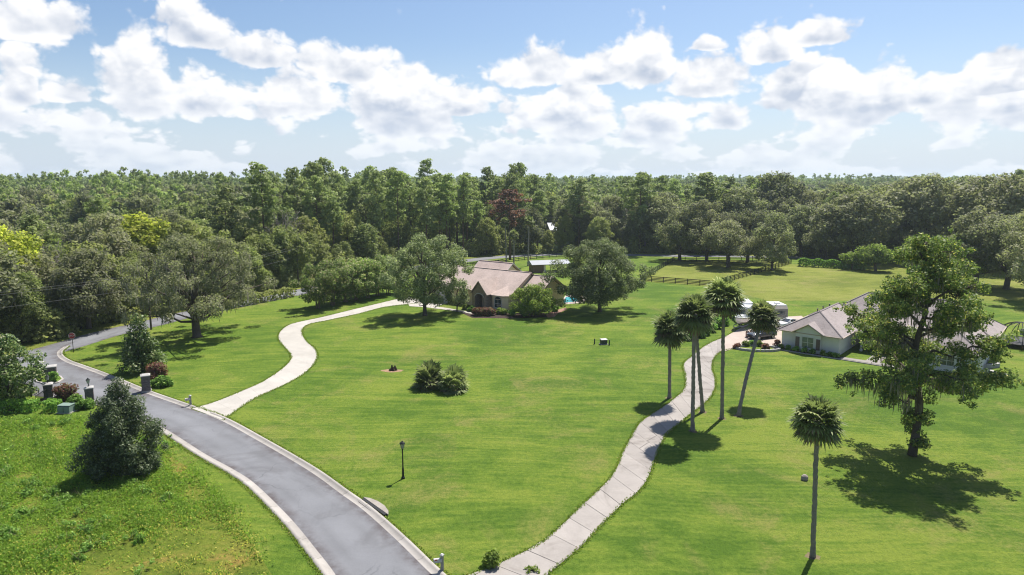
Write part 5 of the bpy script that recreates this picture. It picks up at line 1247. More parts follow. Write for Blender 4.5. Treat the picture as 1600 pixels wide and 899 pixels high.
suv('white car parked behind the corner of the grey house', G(1231, 512), math.radians(205), paint_white, 4.7, 0.92, 1.5, 'car', False)

def boat():
    bx, by = G(1144, 519); sx, sy = G(1180, 505); rz = math.atan2(by - sy, bx - sx)
    r = thing('boat', 'white motor boat on a trailer behind the sabal palms', 'boat', ((bx + sx) / 2, (by + sy) / 2, 0.05), rz); L_ = 7.4; a = L_ / 2
    st = [(-a, 1.15, 0.75, 1.75), (-a + 1.5, 1.22, 0.70, 1.78), (0, 1.25, 0.72, 1.85), (a - 2.2, 1.12, 0.80, 2.0), (a - 1.0, 0.72, 1.05, 2.14), (a - 0.2, 0.22, 1.6, 2.24), (a, 0.05, 2.0, 2.28)]
    h = MB().loft([[(x, 0, z0), (x, w * 0.72, z0 + (z1 - z0) * 0.33), (x, w, z1), (x, w * 0.86, z1 + 0.03), (x, -w * 0.86, z1 + 0.03), (x, -w, z1), (x, -w * 0.72, z0 + (z1 - z0) * 0.33)] for x, w, z0, z1 in st]).build('hull', gel_white, r)
    MB().loft([[(x, -w * 1.015, z1 - 0.14), (x, w * 1.015, z1 - 0.14), (x, w * 1.03, z1 - 0.06), (x, -w * 1.03, z1 - 0.06)] for x, w, z0, z1 in st]).build('rub_rail', plastic_black, h)
    MB().loft([[(x, -w, z0), (x, w, z0), (x, w * 0.8, z1), (x, -w * 0.8, z1)] for x, w, z0, z1 in ((-0.4, 0.95, 1.85, 2.35), (1.0, 0.85, 1.9, 2.42), (2.2, 0.5, 2.05, 2.3))]).build('cabin', gel_white, r)
    MB().add([(1.0, -0.85, 2.38), (1.0, 0.85, 2.38), (0.35, 0.75, 2.95), (0.35, -0.75, 2.95), (-0.5, 0.95, 2.3), (-0.5, 0.85, 2.8), (-0.5, -0.95, 2.3), (-0.5, -0.85, 2.8)], [(0, 1, 2, 3), (1, 4, 5, 2), (0, 3, 7, 6)]).build('windshield', car_glass, r)
    MB().box((-0.6, 0, 3.52), (2.2, 1.7, 0.09)).build('hardtop', gel_white, r)
    for x in (0.25, -1.4):
        for s in (-1, 1): MB().tube([(x, s * 0.9, 1.85), (x - 0.1, s * 0.72, 3.48)], 0.035, 5).build('post', steel_m, r)
    for s in (-1, 1): MB().box((-1.7, s * 0.45, 2.05), (0.5, 0.55, 0.6)).build('seat', trim_white, r)
    e = MB().loft([[(x, -w, z0), (x, w, z0), (x, w, z1), (x, -w, z1)] for x, w, z0, z1 in ((-a - 0.55, 0.22, 1.5, 2.2), (-a - 0.05, 0.26, 1.45, 2.25))]).build('outboard_motor', plastic_black, r); MB().box((-a - 0.3, 0, 1.05), (0.2, 0.12, 0.9)).build('leg', plastic_black, e)
    for s in (-1, 1): MB().tube([(a - 2.4, s * 0.95, 2.05), (a - 2.0, s * 0.85, 2.5), (a - 0.6, s * 0.3, 2.75), (a - 0.1, 0, 2.75)], 0.02, 4).build('bow_rail', steel_m, r)
    return r
boat()
def trailer():
    bx, by = G(1144, 519); sx, sy = G(1180, 505); rz = math.atan2(by - sy, bx - sx)
    r = thing('boat_trailer', 'galvanised trailer under the white motor boat', 'trailer', ((bx + sx) / 2, (by + sy) / 2, 0.05), rz)
    for s in (-1, 1):
        MB().tube([(-3.4, s * 0.85, 0.62), (2.2, s * 0.85, 0.62), (4.2, 0.04 * s, 0.62)], 0.06, 4).build('beam', steel_m, r)
        for x in (-1.6, -0.7): wheel(r, x, s * 1.12, 0.34, 0.22)
        MB().box((-1.15, s * 1.12, 0.74), (1.8, 0.3, 0.05)).build('mudguard', steel_m, r)
        MB().box((-0.8, s * 0.6, 0.78), (4.2, 0.10, 0.08)).build('bunk', plastic_black, r)
    for x in (-3.0, -0.4, 2.0): MB().box((x, 0, 0.62), (0.1, 1.65, 0.1)).build('cross_member', steel_m, r)
    MB().tube([(4.0, 0, 0.0), (4.0, 0, 0.75)], 0.05, 6).build('jack', steel_m, r)
trailer()
def camper(label, loc, rz, L_, H_, side_m):
    r = thing('camper', label, 'camper', (*loc, 0.05), rz); a = L_ / 2; w = 1.2
    side = [(-a, 0.75), (-a + 0.3, 0.55), (a - 0.5, 0.55), (a, 1.2), (a - 0.1, H_ - 0.5), (a - 0.6, H_), (-a + 0.3, H_), (-a, H_ - 0.35)]
    MB().extrude(side, (0, w, 0), (1, 0, 0), (0, 0, 1), (0, -1, 0), 2 * w).build('body', side_m, r)
    MB().box((-0.1, 0, H_ + 0.03), (L_ - 1.0, 2 * w + 0.04, 0.06)).build('roof', gel_white, r); MB().box((0.2, 0, H_ + 0.19), (0.9, 0.8, 0.26)).build('air_conditioner', gel_white, r)
    for s in (-1, 1):
        for x, ww in ((-a + 1.3, 1.1), (a - 1.4, 0.9)):
            wd = MB().box((x, s * (w + 0.015), H_ * 0.62), (ww, 0.04, 0.7)).build('window', car_glass, r); MB().box((x, s * (w + 0.04), H_ * 0.62), (0.04, 0.03, 0.7)).build('mullion', plastic_black, wd)
        MB().box((0.2, s * (w + 0.012), 1.25), (L_ - 0.9, 0.03, 0.16)).build('stripe', plastic_black, r)
        for x in (-0.5, 0.4): wheel(r, x, s * (w - 0.14), 0.34, 0.2)
    MB().box((a - 0.02, 0, H_ * 0.62), (0.08, 1.3, 0.65)).build('window', car_glass, r)
    MB().box((0.1, -(w + 0.018), 1.55), (0.68, 0.05, 1.8)).build('door', gel_white, r); MB().tube([(a - 0.3, 0, 0.55), (a + 1.0, 0, 0.5)], 0.05, 5).build('hitch', steel_m, r); MB().tube([(a + 0.9, 0, 0.0), (a + 0.9, 0, 0.6)], 0.04, 5).build('jack', steel_m, r)
camper('white travel trailer parked behind the motor boat', G(1160, 499), math.radians(-97), 5.6, 3.3, gel_white)
camper('tan-sided camper with a white roof behind the leaning palm', G(1211, 504), math.radians(-90), 4.8, 3.3, grime('tan_fibreglass', (0.36, 0.33, 0.28), 0.1, 2, 0.4))
def drum(u, v, m, label):
    x, y = G(u, v); r = thing('drum', label, 'drum', (x, y, 0.05)); MB().lathe((0, 0, 0), [(0.27, 0), (0.29, 0.03), (0.27, 0.08), (0.27, 0.42), (0.29, 0.45), (0.27, 0.48), (0.27, 0.95), (0.29, 0.98)], 14).build('body', m, r); MB().lathe((0, 0, 0.98), [(0.26, 0), (0.26, 0.03), (0.06, 0.04), (0.06, 0.1)], 14).build('lid', plastic_black, r)
drum(1174, 526.5, grime('red_paint', (0.48, 0.03, 0.02), 0.12, 3, 0.4), 'red drum standing at the bow of the boat')
drum(1167.5, 527.5, grime('faded_red_paint', (0.40, 0.20, 0.17), 0.25, 3, 0.6), 'faded pale red drum beside the bright red one')

# ------------------------------------------------------------------ street furniture and garden things
iron_m = grime('black_cast_iron', (0.022, 0.026, 0.024), 0.25, 4, 0.5); lamp_glass = grime('frosted_lantern_glass', (0.42, 0.44, 0.40), 0.1, 4, 0.25, 0.5)
def street_lamp():
    x, y = G(630, 748); h_ = top_at(689, y); r = thing('street_lamp', 'black lantern post on the open lawn beside the road', 'street lamp', (x, y))
    MB().lathe((0, 0, 0), [(0.16, 0), (0.16, 0.12), (0.10, 0.2), (0.085, 0.9), (0.06, 1.0), (0.05, h_ - 0.75), (0.09, h_ - 0.72), (0.05, h_ - 0.66)], 10).build('pole', iron_m, r)
    l = MB().lathe((0, 0, h_ - 0.66), [(0.11, 0), (0.20, 0.42)], 6).build('lantern', lamp_glass, r)
    MB().lathe((0, 0, h_ - 0.24), [(0.25, 0), (0.20, 0.08), (0.07, 0.18), (0.03, 0.24)], 6).build('cap', iron_m, l)
    for k in range(6): a = 2 * PI * k / 6; MB().tube([(0.11 * math.cos(a), 0.11 * math.sin(a), h_ - 0.66), (0.205 * math.cos(a), 0.205 * math.sin(a), h_ - 0.22)], 0.014, 4).build('bar', iron_m, l)
street_lamp()
mail_m = grime('grey_stone_cladding', (0.37, 0.35, 0.33), 0.2, 4, 0.85); mailw = grime('pale_mailbox', (0.62, 0.61, 0.60), 0.1, 3, 0.5)
def mailbox(u, v, label, rz):
    r = thing('mailbox', label, 'mailbox', G(u, v), rz); r.scale = (0.86, 0.86, 0.9)
    MB().box((0, 0, 0.62), (0.22, 0.22, 1.24)).build('post', mail_m, r); MB().lathe((0, 0, 1.24), [(0.19, 0), (0.19, 0.05), (0.10, 0.12)], 4).build('post_cap', mailw, r)
    b = MB().extrude([(-0.13, 0), (0.13, 0), (0.13, 0.16)] + [(0.13 * math.cos(a), 0.16 + 0.11 * math.sin(a)) for a in np.linspace(0, PI, 7)[1:-1]] + [(-0.13, 0.16)], (-0.62, 0, 0.78), (0, 1, 0), (0, 0, 1), (1, 0, 0), 0.6).build('box', mailw, r)
    MB().box((-0.635, 0, 0.90), (0.02, 0.22, 0.2)).build('door', mail_m, b); MB().box((-0.45, -0.145, 1.0), (0.18, 0.02, 0.07)).build('flag', lamp_red, b); MB().box((-0.3, 0, 0.74), (0.62, 0.1, 0.06)).build('bracket', mail_m, r)
mailbox(691, 893, 'grey mailbox post at the kerb in the near foreground', math.radians(12)); mailbox(298, 634, 'grey mailbox post beside the mouth of the pale drive', math.radians(40))
def storm_drain():
    x, y = INLET; d = np.array(G(600, 819)) - np.array(G(552, 784)); rz = math.atan2(d[1], d[0])
    r = thing('storm_drain', 'kerb inlet with dark slot and concrete top at the roadside', 'drain', (x, y, 0), rz)
    MB().prism([(-1.9, 0.60), (1.9, 0.60), (1.4, 0.90), (0.5, 1.12), (-0.5, 1.12), (-1.4, 0.90)], 0.10, 0.17).build('top_slab', grime('drain_concrete', (0.36, 0.32, 0.28), 0.3, 1.5, 0.9), r)
    MB().box((0, 0.48, 0.085), (3.4, 0.26, 0.13)).build('opening', plastic_black, r); MB().box((0, 0.20, 0.015), (3.4, 0.34, 0.02)).build('apron', grime('stained_concrete', (0.10, 0.085, 0.08), 0.3, 2, 0.9), r)  # opening is a solid block; its black stands in for shade inside the slot
storm_drain()
def utility_cabinet():
    x, y = G(943, 538); r = thing('utility_cabinet', 'small grey utility cabinet on the lawn between the two drives', 'utility box', (x, y), 0.2)
    MB().box((0, 0, 0.04), (1.2, 1.0, 0.08)).build('plinth', kerb_m, r); MB().box((0, 0, 0.42), (0.95, 0.75, 0.68)).build('body', grime('dark_green_cabinet', (0.06, 0.075, 0.065), 0.15, 3, 0.5), r); MB().loft([[(-0.52, -0.42, z), (0.52, -0.42, z), (0.52, 0.42, z), (-0.52, 0.42, z)] if z < 0.8 else [(-0.45, -0.3, z), (0.45, -0.3, z), (0.45, 0.3, z), (-0.45, 0.3, z)] for z in (0.76, 0.84)]).build('lid', mailw, r)
    for u, v, lab in ((929, 538, 'dark marker post left of the grey utility cabinet'), (952, 540, 'dark marker post right of the grey utility cabinet')):
        q = thing('marker_post', lab, 'post', G(u, v)); MB().lathe((0, 0, 0), [(0.10, 0), (0.09, 0.75), (0.11, 0.78), (0.06, 0.86)], 8).build('post', grime('green_plastic', (0.03, 0.045, 0.035), 0.2, 3, 0.6), q)
utility_cabinet()
def rock(name, u, v, w, h_, m, label, cat='rock', seed=1):
    rng = np.random.default_rng(seed); x, y = G(u, v); mb = MB(); prof = []
    rings = []
    for z, k in ((0, 0.9), (0.35, 1.0), (0.75, 0.86), (1.0, 0.45)): rings.append([(math.cos(a) * w / 2 * k * rng.uniform(0.85, 1.12), math.sin(a) * w / 2.2 * k * rng.uniform(0.85, 1.12), z * h_) for a in np.linspace(0, 2 * PI, 11)[:-1]])
    o = mb.loft(rings).build(name, m, None, False, (x, y, 0)); tag(o, label, cat)
rock('rock_cover', 1257, 750, 0.62, 0.45, grime('pale_rock', (0.36, 0.31, 0.27), 0.4, 4, 0.95, bump=0.5), 'pale mock-rock well cover on the right foreground lawn')
def stump():
    x, y = G(613, 579); r = thing('tree_stump', 'rotting dark stump in a patch of bare sand on the lawn', 'stump', (x, y)); rng = np.random.default_rng(5)
    bark = grime('rotten_wood', (0.075, 0.048, 0.035), 0.4, 5, 0.95)
    for k in range(6): a = k * 1.1; d = rng.uniform(0.05, 0.4); MB().tube([(math.cos(a) * d * 1.5, math.sin(a) * d * 1.5, 0), (math.cos(a) * d, math.sin(a) * d, rng.uniform(0.25, 0.75))], [0.22, 0.10], 6).build('splinter', bark, r)
    pl = [(1.5 * math.cos(a) * rng.uniform(0.7, 1.15), 0.8 * math.sin(a) * rng.uniform(0.7, 1.15)) for a in np.linspace(0, 2 * PI, 19)[:-1]]
    o = sheet('sand_patch', [(x + p[0], y - 0.15 + p[1]) for p in pl], 0.008, grime('bare_sand', (0.36, 0.24, 0.15), 0.25, 2, 0.95, 0.05)); structure(o)
stump()

def hedge_run(label, p, q, D, H, lm, leaf=0.2, seed=1, group=None, cat='hedge', name='hedge', cover=1.6):
    L_ = math.dist(p, q); return plant(name, box_hedge(seed, L_, D, H, lm, leaf, cover), label, cat, ((p[0] + q[0]) / 2, (p[1] + q[1]) / 2), math.atan2(q[1] - p[1], q[0] - p[0]), 1.0, group)
def bush(label, u, v, W, D, H, lm, seed, group=None, leaf=0.14, flat=False, cover=0.9, n=26, name='bush', rz=0.0, odd=0.1): return plant(name, shrub(seed, W, D, H, lm, leaf, cover, n, flat=flat, odd=odd), label, 'bush', G(u, v), rz, 1.0, group)
hedge_run('long clipped hedge along the back field at the right', G(1247, 416), G(1352, 421.5), 2.0, 2.2, LEAF['hedge'], 0.34, 1)
hedge_run('clipped hedge behind the broad forked tree at the right', G(1418, 428), G(1452, 429), 2.0, 2.0, LEAF['hedge'], 0.34, 2)
for k, (u, v) in enumerate(((1080, 531), (1090, 527), (1100, 523), (1110, 518), (1120, 513), (1129, 508))):
    bush('dark bush in the row %s beside the slab drive behind the palms' % ('first', 'second', 'third', 'fourth', 'fifth', 'last')[k] if False else ('nearest dark bush', 'second dark bush', 'third dark bush', 'fourth dark bush', 'fifth dark bush', 'farthest dark bush')[k] + ' of the row behind the palm cluster', u, v, 2.5, 2.4, 2.0, LEAF['hedge'], 500 + k, 'bushes beside the slab drive', 0.2, cover=0.8)
bush('small round yellow-green shrub at the foot of the slab drive', 770, 884, 1.35, 1.3, 1.15, LEAF['light'], 520, None, 0.11, n=30)
bush('sprawling yellow weeds growing over the slabs at the bottom', 834, 893, 1.6, 0.9, 0.35, LEAF['light'], 521, None, 0.10, cover=0.35, n=16)
soil_m = grime('bare_soil', (0.20, 0.165, 0.095), 0.3, 3, 0.95, 0.05)
# rank growth on the near verge hides the road behind the big oak
for k, (a, b, lab) in enumerate((((318, 489), (352, 482.5), 'dark overgrown hedge on the verge right of the mossy oak trunk'), ((356, 482), (400, 474), 'middle stretch of dark overgrown hedge along the verge'), ((404, 473), (458, 463), 'dark overgrown hedge on the verge left of the crepe myrtles'))):
    hedge_run(lab, G(*a), G(*b), 2.2, 1.9, LEAF['forest'], 0.3, 20 + k, 'overgrown hedge along the road')
for k, (u, v) in enumerate(((1046, 622), (1082, 674), (1098, 644), (1128, 654), (1154, 650), (1270, 870))):
    x, y = G(u, v); rr = np.random.default_rng(k); structure(sheet('bare_soil_ring', [(x + math.cos(a) * rr.uniform(0.3, 0.6), y + math.sin(a) * rr.uniform(0.3, 0.6)) for a in np.linspace(0, 2 * PI, 15)[:-1]], 0.006, soil_m))
# gate: columns, lanterns, hedges
col_m = grime('dark_stone_column', (0.155, 0.135, 0.135), 0.4, 5, 0.9, bump=0.6); cap_m = grime('pale_cap_stone', (0.46, 0.44, 0.42), 0.15, 3, 0.8)
def column(u, v, w, h_, label, lantern):
    r = thing('gate_column', label, 'column', G(u, v), 0.5)
    MB().box((0, 0, 0.1), (w * 1.12, w * 1.12, 0.2)).build('base', cap_m, r)
    n = 5
    for k in range(n):      # stone courses, alternately proud
        MB().box((0, 0, 0.2 + (h_ - 0.2) * (k + 0.5) / n), (w * (1.0 - 0.03 * (k % 2)), w * (1.0 - 0.03 * (k % 2)), (h_ - 0.2) / n - 0.02)).build('stone_course', col_m, r)
    MB().loft([[(-w * q, -w * q, z), (w * q, -w * q, z), (w * q, w * q, z), (-w * q, w * q, z)] for z, q in ((h_, 0.56), (h_ + 0.10, 0.56), (h_ + 0.20, 0.34))]).build('cap', cap_m, r)
    if lantern:
        MB().lathe((0, 0, h_ + 0.26), [(0.10, 0), (0.05, 0.08), (0.05, 0.3)], 8).build('lantern_stem', iron_m, r); l = MB().lathe((0, 0, h_ + 0.56), [(0.12, 0), (0.2, 0.38)], 6).build('lantern', lamp_glass, r); MB().lathe((0, 0, h_ + 0.94), [(0.26, 0), (0.08, 0.18), (0.03, 0.26)], 6).build('lantern_cap', iron_m, l)
column(229, 612, 0.95, 1.95, 'stone gate column with a pale cap beside the red-tipped bush', False)
column(141, 630, 0.85, 1.75, 'stone gate column with a lantern right of the red-leaved shrub', True)
column(77, 622, 0.9, 1.6, 'slimmer stone gate column with a lantern left of the red-leaved shrub', True)
column(61, 582, 1.1, 1.2, 'low stone pier with a pale cap on the entrance island, the left one', False)
column(81, 585, 1.1, 1.0, 'low stone pier with a pale cap on the entrance island, the right one', False)
def emblem():
    (ax, ay), (bx, by) = G(61, 582), G(81, 585); r = thing('entrance_wall', 'low dark stone wall with a round plaque between the island piers', 'wall', ((ax + bx) / 2, (ay + by) / 2), math.atan2(by - ay, bx - ax))
    L_ = math.dist((ax, ay), (bx, by)) - 1.1
    MB().box((0, 0, 0.4), (max(0.5, L_), 0.4, 0.8)).build('wall', col_m, r); MB().tube([(0, -0.22, 0.85), (0, -0.32, 0.85)], 0.5, 20).build('plaque', cap_m, r); MB().tube([(0, -0.30, 0.85), (0, -0.34, 0.85)], 0.36, 20).build('plaque_face', iron_m, r)
emblem()
isl = [G(*p) for p in ((50, 586), (55, 597), (72, 602), (92, 599), (100, 594), (96, 589), (80, 587), (62, 583))]
structure(MB().prism(isl, 0.0, 0.14).build('entrance_island', kerb_m)); c_ = np.mean(np.array(isl), 0); structure(sheet('island_grass', [tuple(c_ + (np.array(p) - c_) * 0.86) for p in isl], 0.145, lawn_m))
bush('clipped green shrub on the entrance island', 83, 598, 1.7, 1.5, 1.5, LEAF['hedge'], 530)
hedge_run('low dark hedge at the left edge in front of the magnolia', G(-8, 644), G(60, 641), 1.5, 1.15, LEAF['hedge'], 0.16, 3)
hedge_run('short box hedge left of the green transformer', G(72, 643), G(93, 642), 1.5, 1.2, LEAF['hedge'], 0.15, 4)
bush('bright green bush right of the green transformer', 124, 638, 3.2, 2.0, 1.55, LEAF['hedge'], 531)
bush('dusky red-leaved shrub between the lantern columns', 103, 628, 3.6, 2.2, 2.3, LEAF['red'], 532, odd=0.3)
bush('rounded red-tipped bush behind the right gate column', 247, 594, 3.2, 2.6, 2.3, LEAF['red'], 533, odd=0.2)
bush('low green bush at the foot of the red-tipped bush', 254, 604, 2.6, 1.9, 1.35, LEAF['hedge'], 534)
def gate_panel():
    (ax, ay), (bx, by) = G(57, 637), G(76, 623); r = thing('metal_gate', 'short black metal railing between the low hedge and the column', 'gate', (ax, ay), math.atan2(by - ay, bx - ax)); L_ = math.dist((ax, ay), (bx, by))
    for z in (0.2, 1.25): MB().box((L_ / 2, 0, z), (L_, 0.05, 0.06)).build('rail', iron_m, r)
    for k in range(int(L_ / 0.2) + 1): MB().box((k * 0.2, 0, 0.7), (0.03, 0.03, 1.3)).build('bar', iron_m, r)
gate_panel()
def transformer():
    r = thing('transformer', 'pale green pad transformer in front of the gate shrubs', 'transformer', G(105, 644), -0.05); r.scale = (0.78, 0.78, 0.85); gm = grime('transformer_green', (0.23, 0.31, 0.26), 0.12, 2, 0.55)
    MB().box((0, 0, 0.06), (2.0, 1.7, 0.12)).build('pad', kerb_m, r); MB().extrude([(-0.7, 0.12), (0.7, 0.12), (0.7, 1.0), (-0.35, 1.0), (-0.7, 0.85)], (-0.85, 0, 0), (0, 1, 0), (0, 0, 1), (1, 0, 0), 1.7).build('cabinet', gm, r); MB().box((0, -0.02, 1.02), (1.78, 1.3, 0.05)).build('lid', gm, r); MB().box((0, -0.715, 0.5), (0.03, 0.03, 0.7)).build('door_seam', plastic_black, r)
    q = thing('marker_post', 'short slanting white pipe beside the green transformer', 'post', G(115, 643)); MB().tube([(-0.25, 0, 0.75), (0.0, 0, 0.0)], 0.05, 6).build('pipe', trim_white, q)
transformer()
def stop_sign():
    x, y = G(115, 551); z0 = 2.5; r = thing('stop_sign', 'red octagonal stop sign at the corner of the through road', 'sign', (x, y), 0.35)
    MB().tube([(0, 0, 0), (0, 0, z0 + 0.3)], 0.045, 6).build('post', iron_m, r)
    oc = lambda R_: [(R_ * math.cos(PI / 8 + k * PI / 4), R_ * math.sin(PI / 8 + k * PI / 4)) for k in range(8)]
    s = MB().extrude(oc(0.46), (0, -0.05, z0), (1, 0, 0), (0, 0, 1), (0, -1, 0), 0.03).build('sign_face', trim_white, r); MB().extrude(oc(0.425), (0, -0.082, z0), (1, 0, 0), (0, 0, 1), (0, -1, 0), 0.008).build('red_panel', grime('sign_red', (0.40, 0.035, 0.035), 0.1, 3, 0.5), s)
    cu = bpy.data.curves.new('lettering', 'FONT'); cu.body = 'STOP'; cu.size = 0.33; cu.align_x = 'CENTER'; cu.align_y = 'CENTER'; cu.extrude = 0.003; cu.materials.append(trim_white)
    tmp = bpy.data.objects.new('lettering_curve', cu); me = bpy.data.meshes.new_from_object(tmp); me.materials.clear(); me.materials.append(trim_white); bpy.data.objects.remove(tmp); o = link('lettering', me, s); o.location = (0, -0.096, z0); o.rotation_euler = (PI / 2, 0, 0)
stop_sign()
# planting round the grey house and the parking pad
def bed_wall():
    c = np.array(G(1184, 546)); r = thing('planter_wall', 'curved low stone edging round the bed on the parking pad', 'planter', (*c, 0), -0.1)
    for k in range(30):
        a = 2 * PI * k / 30; MB().box((3.1 * math.cos(a), 1.5 * math.sin(a), 0.17), (0.52, 0.28, 0.34), a + PI / 2 if abs(math.sin(a)) < .5 else math.atan2(1.5 * math.cos(a), -3.1 * math.sin(a))).build('stone', cap_m, r)
    structure(sheet('planter_soil', [(c[0] + 2.95 * math.cos(a), c[1] + 1.38 * math.sin(a)) for a in np.linspace(0, 2 * PI, 25)[:-1]], 0.10, lawn_m))
    for k, (u, v, lm, lab) in enumerate(((1152, 545, 'red', 'small red-orange shrub at the left end of the pad bed'), (1165, 542, 'light', 'small pale shrub in the pad bed left of the palm trunk'), (1175, 541, 'hedge', 'low dark shrub in the pad bed behind the palm trunk'), (1186, 542, 'light', 'small yellow-green shrub in the pad bed right of the palm'), (1196, 546, 'red', 'small rust-red shrub at the right end of the pad bed'), (1214, 541, 'red', 'dark red shrub at the corner of the grey house'))): bush(lab, u, v, 1.4, 1.2, 1.0, LEAF[lm], 540 + k, 'shrubs of the pad bed', 0.14, n=14)
bed_wall()
for k, (a, lm, lab) in enumerate(((0.3, 'light', 'first'), (1.4, 'hedge', 'second'), (2.4, 'hedge', 'third'), (3.7, 'hedge', 'fourth'), (4.8, 'hedge', 'fifth'), (6.3, 'light', 'sixth'), (7.1, 'hedge', 'seventh'), (8.0, 'hedge', 'last'))):
    x, y = gh(a, -1.15); plant('bush', shrub(560 + k, 1.1, 1.0, 0.85, LEAF[lm], 0.14, 0.9, 14), lab + ' low shrub along the front wall of the grey house from the pad', 'bush', (x, y), group='foundation shrubs of the grey house')
def ring_wall():
    c = np.array(G(1528, 571)); r = thing('planter_wall', 'pale curved retaining wall at the far end of the grey house', 'planter', (*c, 0))
    pts = [(2.6 * math.cos(a), 1.5 * math.sin(a)) for a in np.linspace(-2.6, 2.5, 26)] + [(-2.8, -0.6), (-4.2, 0.4), (-5.6, 0.9)][:0]
    for (ax, ay), (bx, by) in zip(pts, pts[1:]): MB().box(((ax + bx) / 2, (ay + by) / 2, 0.27), (math.hypot(bx - ax, by - ay) * 0.96, 0.3, 0.54), math.atan2(by - ay, bx - ax)).build('block', cap_m, r)
    bush('leafy shrub inside the pale curved retaining wall', 1525, 571, 2.4, 1.6, 1.2, LEAF['light'], 580)
    q = tag(MB().box((0, 0, 0.08), (1.7, 1.2, 0.16)).build('paving_slab', cap_m, None, False, (*G(1543, 581), 0), 0.3), 'loose pale paving slab on the lawn below the curved wall', 'slab')
    q = thing('valve_box', 'small grey box on the lawn right of the loose slab', 'utility box', G(1567, 589)); MB().box((0, 0, 0.17), (0.8, 0.6, 0.34)).build('body', mail_m, q); MB().box((0, 0, 0.36), (0.86, 0.66, 0.05)).build('lid', mailw, q)
ring_wall()
def dome():
    x, y = G(1592, 540); r = thing('swing_frame', 'large black arched play frame with netting at the right edge', 'play frame', (x, y)); R_ = 3.3; hh = 2.9
    for k in range(6):
        a = PI * k / 6; MB().tube([(R_ * math.cos(a) * math.cos(t), R_ * math.sin(a) * math.cos(t), 0.7 + hh * math.sin(t)) for t in np.linspace(0, PI, 13)], 0.06, 5).build('arch', iron_m, r)
    MB().tube([(R_ * math.cos(t), R_ * math.sin(t), 0.72) for t in np.linspace(0, 2 * PI, 25)], 0.10, 5).build('rim', iron_m, r)
    for k in range(6): a = 2 * PI * k / 6; MB().tube([(R_ * math.cos(a), R_ * math.sin(a), 0), (R_ * math.cos(a), R_ * math.sin(a), 0.72)], 0.05, 5).build('leg', grime('rusty_leg', (0.30, 0.14, 0.06), 0.2, 3), r) if k == 0 else MB().tube([(R_ * math.cos(a), R_ * math.sin(a), 0), (R_ * math.cos(a), R_ * math.sin(a), 0.72)], 0.05, 5).build('leg', MATS['rusty_leg'], r)
    MB().lathe((0, 0, 0.70), [(R_ - 0.2, 0), (R_ - 0.2, 0.04)], 24).build('mat', plastic_black, r); MB().box((-1.2, -2.2, 2.6), (1.0, 0.1, 0.9)).build('panel', mail_m, r)
dome()
# garden of the tan house
plant('hedge', shrub(590, 4.8, 2.2, 1.5, LEAF['red'], 0.16, 0.95, 60, cr=0.5, flat=True, odd=0.25), 'oval clipped hedge with russet top before the arched entrance', 'hedge', G(755, 493))
for k, (u, v, lm, lab) in enumerate(((727, 484, 'light', 'bright green leafy plant left of the russet hedge'), (738, 487, 'hedge', 'low green plant between the walk and the russet hedge'), (781, 491, 'light', 'first small round shrub right of the russet hedge'), (789, 492, 'light', 'second small round shrub right of the russet hedge'), (800, 493, 'hedge', 'third small shrub at the corner of the tan house'), (868, 487, 'hedge', 'dark shrub at the right corner of the tan house'), (818, 494, 'hedge', 'low dark shrub under the rounded ornamental tree'))): bush(lab, u, v, 1.9, 1.5, 1.2, LEAF[lm], 600 + k, 'garden shrubs of the tan house', 0.16, n=16)
structure(sheet('brick_walk', [G(*p) for p in ((853, 492), (862, 487), (884, 481), (886, 484), (872, 490), (866, 496), (856, 497))], 0.03, paver_m))
structure(sheet('house_bed', [G(*p) for p in ((720, 489), (738, 483), (800, 489), (850, 489), (856, 496), (800, 498), (738, 497))], 0.012, MATS['bark_mulch']))
# power lines
pole_m = grime('weathered_pole', (0.12, 0.10, 0.085), 0.25, 2, 0.9)
def power_pole(x, y, h_, label, arms=1, rz=0.0):
    r = thing('utility_pole', label, 'utility pole', (x, y), rz); MB().tube([(0, 0, 0), (0, 0, h_)], [0.17, 0.11], 8).build('pole', pole_m, r)
    for k in range(arms):
        MB().box((0, -0.16, h_ - 0.5 - 1.1 * k), (2.4, 0.1, 0.13)).build('crossarm', pole_m, r)
        for xx in (-1.05, 0.0 if k else -0.5, 1.05): MB().lathe((xx, -0.16, h_ - 0.43 - 1.1 * k), [(0.04, 0), (0.06, 0.08), (0.03, 0.2)], 6).build('insulator', iron_m, r)
    return r
wire_m = grime('power_cable', (0.14, 0.14, 0.14), 0.1, 2, 0.7)
def wire(a, b, sag, label):
    o = MB().tube([np.array(a) * (1 - t) + np.array(b) * t - np.array([0, 0, sag * 4 * t * (1 - t)]) for t in np.linspace(0, 1, 17)], 0.02, 4).build('power_cable', wire_m); tag(o, label, 'cable', 'power cables'); return o
PA = offset_line(road_line, 5.4); pl = [PA[int(np.argmin(np.abs(PA[:, 0] - x_)))] for x_ in (-100, -64.5)]
pl = [np.array([-95.0, 70.0]), np.array([-60.5, 112.0]), np.array([-50.0, 158.0])]
for k, (p, lab) in enumerate(zip(pl, ('utility pole beyond the left edge beside the road', 'thin utility pole beside the through road left of the mossy oak', 'utility pole hidden behind the mossy oak'))):
    if k: power_pole(p[0], p[1], 9.6 if k == 1 else 10, lab, 0, 1.0)
for k, (dz, off, lab) in enumerate(((9.3, -0.9, 'upper power cable along the road at the left'), (9.2, 0.9, 'middle power cable along the road at the left'), (7.2, 0.0, 'lowest power cable along the road at the left'))):
    d = np.array([0.8, -0.6]) * off; wire((*(pl[0] + d), dz + 0.4), (*(pl[1] + d), dz), 0.7, lab); wire((*(pl[1] + d), dz), (*(pl[2] + d), dz), 0.6, lab.replace('at the left', 'behind the mossy oak'))
q0, q1, q2 = (-20.0, 236.0), (43.5, 238.0), (112.0, 236.0)
